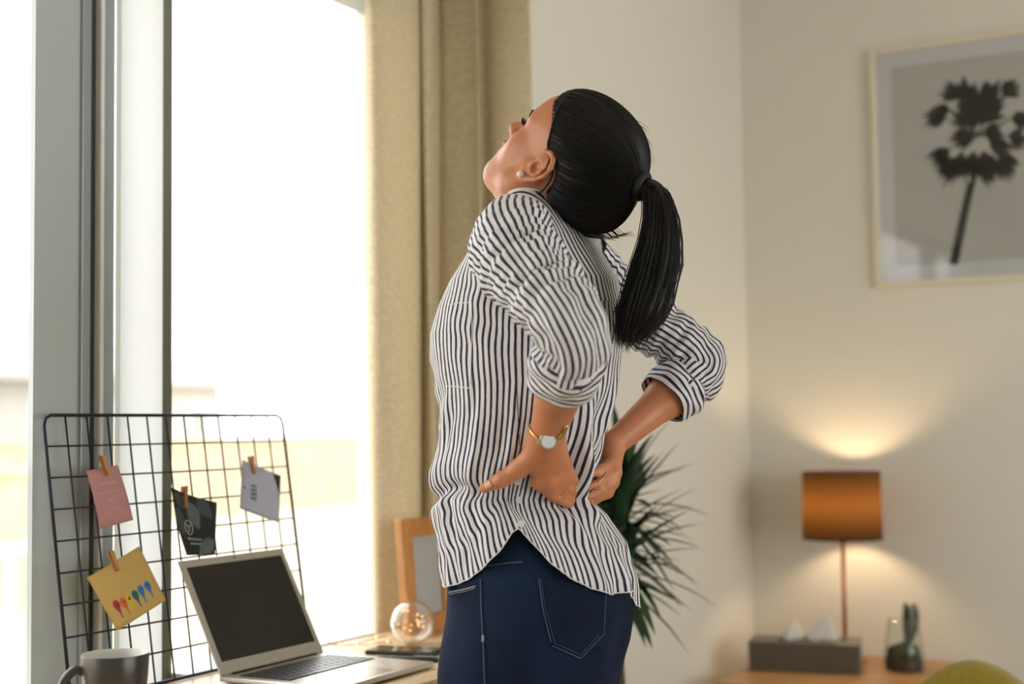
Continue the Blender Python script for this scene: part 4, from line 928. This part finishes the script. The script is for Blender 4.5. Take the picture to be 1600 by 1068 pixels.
for k in range(420):                                   # loose strands over the ponytail
    a = rs_.uniform(0, 6.283); q = rs_.uniform(.75, 1.10) if k > 60 else rs_.uniform(1.05, 1.35); i0_ = rs_.randint(6, 14); i1_ = npt-1-rs_.randint(0, 6); path = []
    e1, e2 = np.array([.87, .49, 0]), np.array([-.49, .87, 0])
    for i in range(i0_, i1_, 4):
        t = i/(npt-1); rr_ = prd[i]*q+.0015; path.append(ptn[i]+(e1*math.cos(a)+e2*math.sin(a))*rr_+np.array([0, 0, .004*math.sin(i+k)]))
    if len(path) > 2:
        path.append(path[-1]+(path[-1]-path[-2])*rs_.uniform(.3, 1.3)+np.array([rs_.uniform(-.006, .006), rs_.uniform(-.006, .006), -.004])); stv.tube(path, [.0009]*(len(path)-1)+[.0002], 4, False)
for k in range(90):                                    # wisps at the nape and crown
    th = rs_.uniform(-.6, 3.6); f0, u0 = -.042+.098*math.cos(th), .054+.096*math.sin(th)
    if f0*.897-u0*.44 > 0: continue
    l0 = rs_.uniform(-.04, .04); p0 = hp_(f0, l0, u0); tg = HF*(-math.sin(th))+HU*math.cos(th); nn = HF*math.cos(th)+HU*math.sin(th); L = rs_.uniform(.015, .035); sgn = 1
    stv.tube([p0-nn*.004, p0+tg*sgn*L*.5-nn*.0005, p0+tg*sgn*L+nn*rs_.uniform(-.002, .003)], [.0003, .0003, .00015], 4, False)
for k in range(40):
    x = rs_.uniform(900, 965); p0 = PL(x, 352+12*math.sin((x-880)/30), rs_.uniform(-.03, .04)); stv.tube([p0, p0+np.array([.012, 0, -.010]), p0+np.array([.03+rs_.uniform(0, .02), 0, -.012+rs_.uniform(-.004, .01)])], [.0006, .0005, .0002], 4, False)
hc0 = hp_(-.042, 0, .054); bv_h = BVHTree.FromPolygons([Vector(v) for v in HV], [tuple(f) for f in HFq]); tied = tie-hc0; tied /= np.linalg.norm(tied)
for k in range(2600):                                  # combed strands from the hairline to the tie
    v = np.array([rs_.gauss(0, 1) for _ in range(3)]); v /= np.linalg.norm(v)
    ang = math.acos(np.clip(v@tied, -1, 1)); n_ = 9; path = []; t0 = 0; t1 = min(1, .9/max(ang, .2))
    for i in range(n_):
        t = t0+(t1-t0)*i/(n_-1); d_ = (math.sin((1-t)*ang)*v+math.sin(t*ang)*tied)/max(math.sin(ang), 1e-3); d_ /= np.linalg.norm(d_)
        h = bv_h.ray_cast(Vector(hc0), Vector(d_))
        if h[0] is None: break
        q = np.array(h[0])
        path.append(q+d_*(.0006+.0010*((k*7919) % 100)/100))
    if len(path) == n_: stv.tube(path, [.0003]+[.0009]*(n_-2)+[.0003], 4, False)
so = stv.build('loose_strands', m_hair, hairo); so['kind'] = 'stuff'
bv_b = BVHTree.FromPolygons([Vector(v) for v in np.concatenate([BV, HV])], [tuple(f) for f in BF]+[tuple(f+len(BV)) for f in HFq])
# hair band: thin cord across the head and behind the ear, both sides
hb = [hit(bv_b, x, y, .0015) for x, y in ((897, 143), (886, 152), (874, 168), (866, 188), (860, 212), (857, 230))]
hb = [h for h in hb if h is not None]; hl_ = [(h-HO)@HAX.T for h in hb]
side = [(f, l, u) for f, l, u in hl_]+[(-.034, .074, .012), (-.040, .068, -.014), (-.030, .060, -.040), (-.008, .056, -.058)]
bp_ = [hp_(f, l, u) for f, l, u in side[::-1]]+[hp_(side[0][0], 0, side[0][2]+.004)]+[hp_(f, -l, u) for f, l, u in side]
MB().tube(smooth_path(bp_, 5), .0018, 6).build('hair_band', m_tie, pr, smooth=True)
# eyebrows, lashes, irises
m_brow = mat('brow_hair', (38, 26, 22), .8); m_eye = mat('eye_white', (225, 215, 210), .2); m_iris = mat('dark_iris', (36, 24, 18), .1)
bv_f = BVHTree.FromPolygons([Vector(v) for v in BV], [tuple(f) for f in BF])
def onface(f, l, u, off=.0):
    h = bv_f.ray_cast(Vector(hp_(f+.1, l, u)), Vector(-HF)); return np.array(h[0])+HF*off if h[0] else hp_(f, l, u)
for s in (1, -1):
    pts = [onface(.09, l*s, u, .0006) for l, u in ((.012, .044), (.022, .048), (.034, .050), (.044, .047), (.050, .042))]
    MB().tube(smooth_path(pts, 4), np.interp(np.linspace(0, 1, 17), [0, .3, 1], [.0022, .0030, .0008]), 6).build('eyebrow', m_brow, pr, smooth=True)
    el = MB()
    for k in range(16):
        l = (.019+.026*k/15)*s; p0 = onface(.09, l, .025-.1*(abs(l)-.031)**2*40, .0); el.tube([p0, p0+HF*.006+HU*.002+HL*s*.002, p0+HF*.009+HU*.007+HL*s*.004], [.0006, .0005, .0002], 4)
    el.build('eyelashes', m_brow, pr)
# earring
ep = earp(.0, -.028, .012, 1); sphere(hp_(ep[0], ep[1]+.003, ep[2]), .0062, 16, 10).build('pearl_earring', mat('pearl', (226, 205, 200), .18), pr, smooth=True)
ep = earp(.0, -.028, .012, -1); sphere(hp_(ep[0], ep[1]-.003, ep[2]), .0062, 16, 10).build('pearl_earring', MATS['pearl'], pr, smooth=True)
m_gold = mat('gold', (206, 168, 104), .25, .95)

# jeans
jr = [(806, 712, 925, .132), (836, 706, 940, .142), (860, 703, 962, .15), (900, 700, 984, .16), (950, 698, 993, .168), (1000, 697, 986, .17), (1068, 699, 966, .168), (1110, 700, 955, .165)]
JZ, JC, JA, JB = [], [], [], []
for py, xl, xr, b in jr:
    c = PL((xl+xr)/2, py, 0); e = (xr-xl)/2/FPX*proj(c)[2]; JZ.append(c[2]); JC.append(c[0]); JB.append(b); JA.append(math.sqrt(max(e*e-(.4924*b)**2, .004))/.8704)
o_ = np.argsort(JZ); JZ, JC, JA, JB = (np.array(v)[o_] for v in (JZ, JC, JA, JB))
def jeansfn(p):
    z = p[..., 2]; a = np.interp(z, JZ, JA); b = np.interp(z, JZ, JB); c = np.interp(z, JZ, JC)
    d = (np.sqrt(((p[..., 0]-c)/a)**2+((p[..., 1]-OY)/b)**2)-1)*np.minimum(a, b)
    return np.maximum(np.maximum(d, z-JZ[-1]), JZ[0]-z+.0)
jx = JC[0]
jp = [Prim(jeansfn, (-1.14, OY, .9), .4)]
for s in (1, -1):
    y = OY-.088*s; jp += [cap((jx, y, .80), (jx-.02, y, .48), .092, .066, .06), cap((jx-.02, y, .48), (jx+.01, y, .10), .066, .05, .03)]
jp.append(cap((JC[3]+JA[3]+.03, OY, .84), (JC[3]+JA[3]+.045, OY, .96), .02, .006, .05, 's'))
JV, JF = nets(jp, np.arange(-1.40, -.90, .004), np.arange(OY-.22, OY+.22, .004), np.arange(.04, 1.06, .004))
m_denim = mat('blue_denim', (11, 27, 50), .85, var=.5, vscale=9, bump=.5, bscale=500, spec=.2)
jeans = mesh_np('jeans', JV, JF, m_denim, pr); jeans['label'] = 'dark blue denim jeans'
md = jeans.modifiers.new('smooth', 'SMOOTH'); md.factor = .5; md.iterations = 3
bv_j = BVHTree.FromPolygons([Vector(v) for v in JV], [tuple(f) for f in JF])
m_thr = mat('denim_stitching', (62, 80, 106), .8); m_thr2 = mat('pale_stitching', (128, 134, 142), .8)
def stitch(pts, name='stitching', m=m_thr, r=.0009):
    P = []
    for (x0, y0), (x1, y1) in zip(pts[:-1], pts[1:]):
        n = max(2, int(math.hypot(x1-x0, y1-y0)/5))
        for t in np.linspace(0, 1, n, endpoint=False): P.append(hit(bv_j, x0+(x1-x0)*t, y0+(y1-y0)*t, .0022))
    P = [p for p in P if p is not None]
    if len(P) > 2: return MB().tube(P, r, 5).build(name, m, jeans)
stitch([(752, 905), (753, 950), (756, 1010), (758, 1068), (759, 1090)], 'side_seam'); stitch([(703, 925), (725, 921), (749, 914)], m=m_thr2, r=.0012); stitch([(704, 928), (726, 924), (749, 917)], m=m_thr2, r=.0006)
stitch([(760, 884), (790, 880), (822, 877)]); 
stitch([(842, 905), (848, 950), (862, 1008)]); stitch([(862, 1008), (906, 1027), (942, 990), (946, 915)]); stitch([(845, 905), (852, 950), (866, 1004), (906, 1022), (938, 987)], r=.0005)
# back pocket as a raised patch
P = []
for v in np.linspace(0, 1, 16):
    row = []
    for u in np.linspace(0, 1, 16):
        xl = 842+20*v; xr = 946-4*v; yb = 1008+19*(1-abs(2*u-1.06)) if True else 0; y = 905+(yb-905)*v+8*u*(1-v); row.append(hit(bv_j, xl+(xr-xl)*u, y, .0010))
    P.append(row)
if all(p is not None for r in P for p in r): MB().grid(P).build('back_pocket', m_denim, jeans, smooth=True, solid=.0012)
MB().tube([hit(bv_j, 755, 992, .001), hit(bv_j, 755, 1002, .001)], .0022, 8).build('rivet', m_thr2, jeans)
# shoes
m_shoe = mat('white_shoe', (210, 208, 204), .6)
for s in (1, -1):
    y = OY-.085*s; V_, F_ = nets([cap((hipx+.03, y, .045), (hipx-.09, y, .04), .045, .043, .02), cap((hipx-.09, y, .04), (hipx-.14, y, .034), .043, .034, .02), cap((hipx+.012, y, .05), (hipx+.012, y, .10), .045, .044, .02), Prim(lambda p: p[..., 2]-.002, (hipx, y, -.5), .6, .004, 's')], np.arange(hipx-.2, hipx+.1, .006), np.arange(y-.06, y+.06, .006), np.arange(-.02, .16, .006))
    mesh_np('shoe', V_, F_, m_shoe, pr)

# shirt details
m_thrd = mat('white_thread', (214, 214, 216), .8); m_btn = mat('clear_button', (206, 208, 210), .2, spec=.6)
def sline(pts, m, r, name='seam'):
    P = []
    for (x0, y0), (x1, y1) in zip(pts[:-1], pts[1:]):
        n = max(2, int(math.hypot(x1-x0, y1-y0)/5))
        for t in np.linspace(0, 1, n, endpoint=False): P.append(hit(bv_shirt, x0+(x1-x0)*t, y0+(y1-y0)*t, .0004))
    P = [p for p in P if p is not None]
    if len(P) > 2: MB().tube(P, r, 5).build(name, m, shirt)
sline([(737, 470), (738, 520), (736, 570), (736, 606)], m_thrd, .0008, 'pocket_edge'); sline([(736, 606), (715, 604), (692, 602)], m_thrd, .0008, 'pocket_edge'); sline([(737, 472), (715, 473), (697, 478)], m_thrd, .0008, 'pocket_edge')
sline([(806, 470), (806, 540), (808, 620), (812, 700)], MATS['black_ink'], .0006, 'side_seam')
for x, y in ((808, 752), (811, 781), (814, 818)):
    c = hit(bv_shirt, x, y, .001)
    if c is not None:
        q = ray(x, y); q /= np.linalg.norm(q); MB().tube([c, c-q*.002], .0058, 16).build('button', m_btn, shirt, bevel=.0006)
# hem stitching edge
MB().tube([SP[i, 0]+np.array([0, 0, .001]) for i in range(0, NT+1)], .0010, 5, False).build('hem', m_thrd, shirt)
MB().tube([SP[i, -1] for i in range(0, NT+1, 2)], .0035, 8, False).build('neckband', m_shirt, shirt, smooth=True)

# watch and rings
def bhit(px, py, off): return hit(bv_b, px, py, off)
fw_ = [bhit(x, y, .0016) for x, y in ((829, 668), (833, 675), (841, 683), (850, 688), (858, 689), (867, 686), (875, 680), (881, 672), (884, 664))]
fw_ = [p for p in fw_ if p is not None]; vw = ray(857, 680); vw /= np.linalg.norm(vw)
mid_w = (fw_[0]+fw_[-1])/2; half_w = (fw_[-1]-fw_[0])/2
bk = [mid_w+half_w*math.cos(a)+vw*.050*math.sin(a)+np.array([0, 0, .010*math.sin(a)]) for a in np.linspace(0, math.pi, 13)[1:-1]]
lp_ = smooth_path(fw_+bk+[fw_[0]], 4)
wt = MB().tube(lp_, .0030, 8, False).build('watch_strap', m_gold, pr, smooth=True); wt['label'] = 'slim gold watch strap'
cw = bhit(857, 687, .0); td = -vw*.8+np.array([0, 0, .1])+CU*-.35; td /= np.linalg.norm(td)
def disc(c, n, r0, h, m, name, par, seg=28):
    MB().tube([c, c+n*h*.3, c+n*h], [r0*.92, r0, r0*.9], seg).build(name, m, par, smooth=False)
disc(cw, td, .0145, .007, mat('silver', (200, 198, 190), .25, .9), 'watch_case', wt); disc(cw+td*.007, td, .0108, .0006, mat('watch_dial', (215, 222, 226), .15), 'watch_dial', wt)
for sg in (-1, 1):
    disc(cw+CR*sg*.0165+CU*sg*.003, td, .0045, .005, MATS['silver'], 'watch_lug', wt, 10)
for pts in (((871, 777), (876, 774), (880, 770), (884, 765)), ((935, 752), (940, 749), (944, 744), (946, 738))):
    q = [bhit(x, y, .0010) for x, y in pts]; q = [p for p in q if p is not None]
    if len(q) > 2: MB().tube(smooth_path(q, 4), .0011, 6).build('finger_ring', m_gold, pr, smooth=True)

tn = [[bhit(757+7*v+4*u*.4, 760+5*u-3.5*v, .0008) for u in np.linspace(-1, 1, 5)] for v in np.linspace(.1, 1.6, 5)]
if all(p is not None for r in tn for p in r): MB().grid(tn).build('thumbnail', mat('nail', (214, 160, 136), .25), pr, smooth=True, solid=.0006)
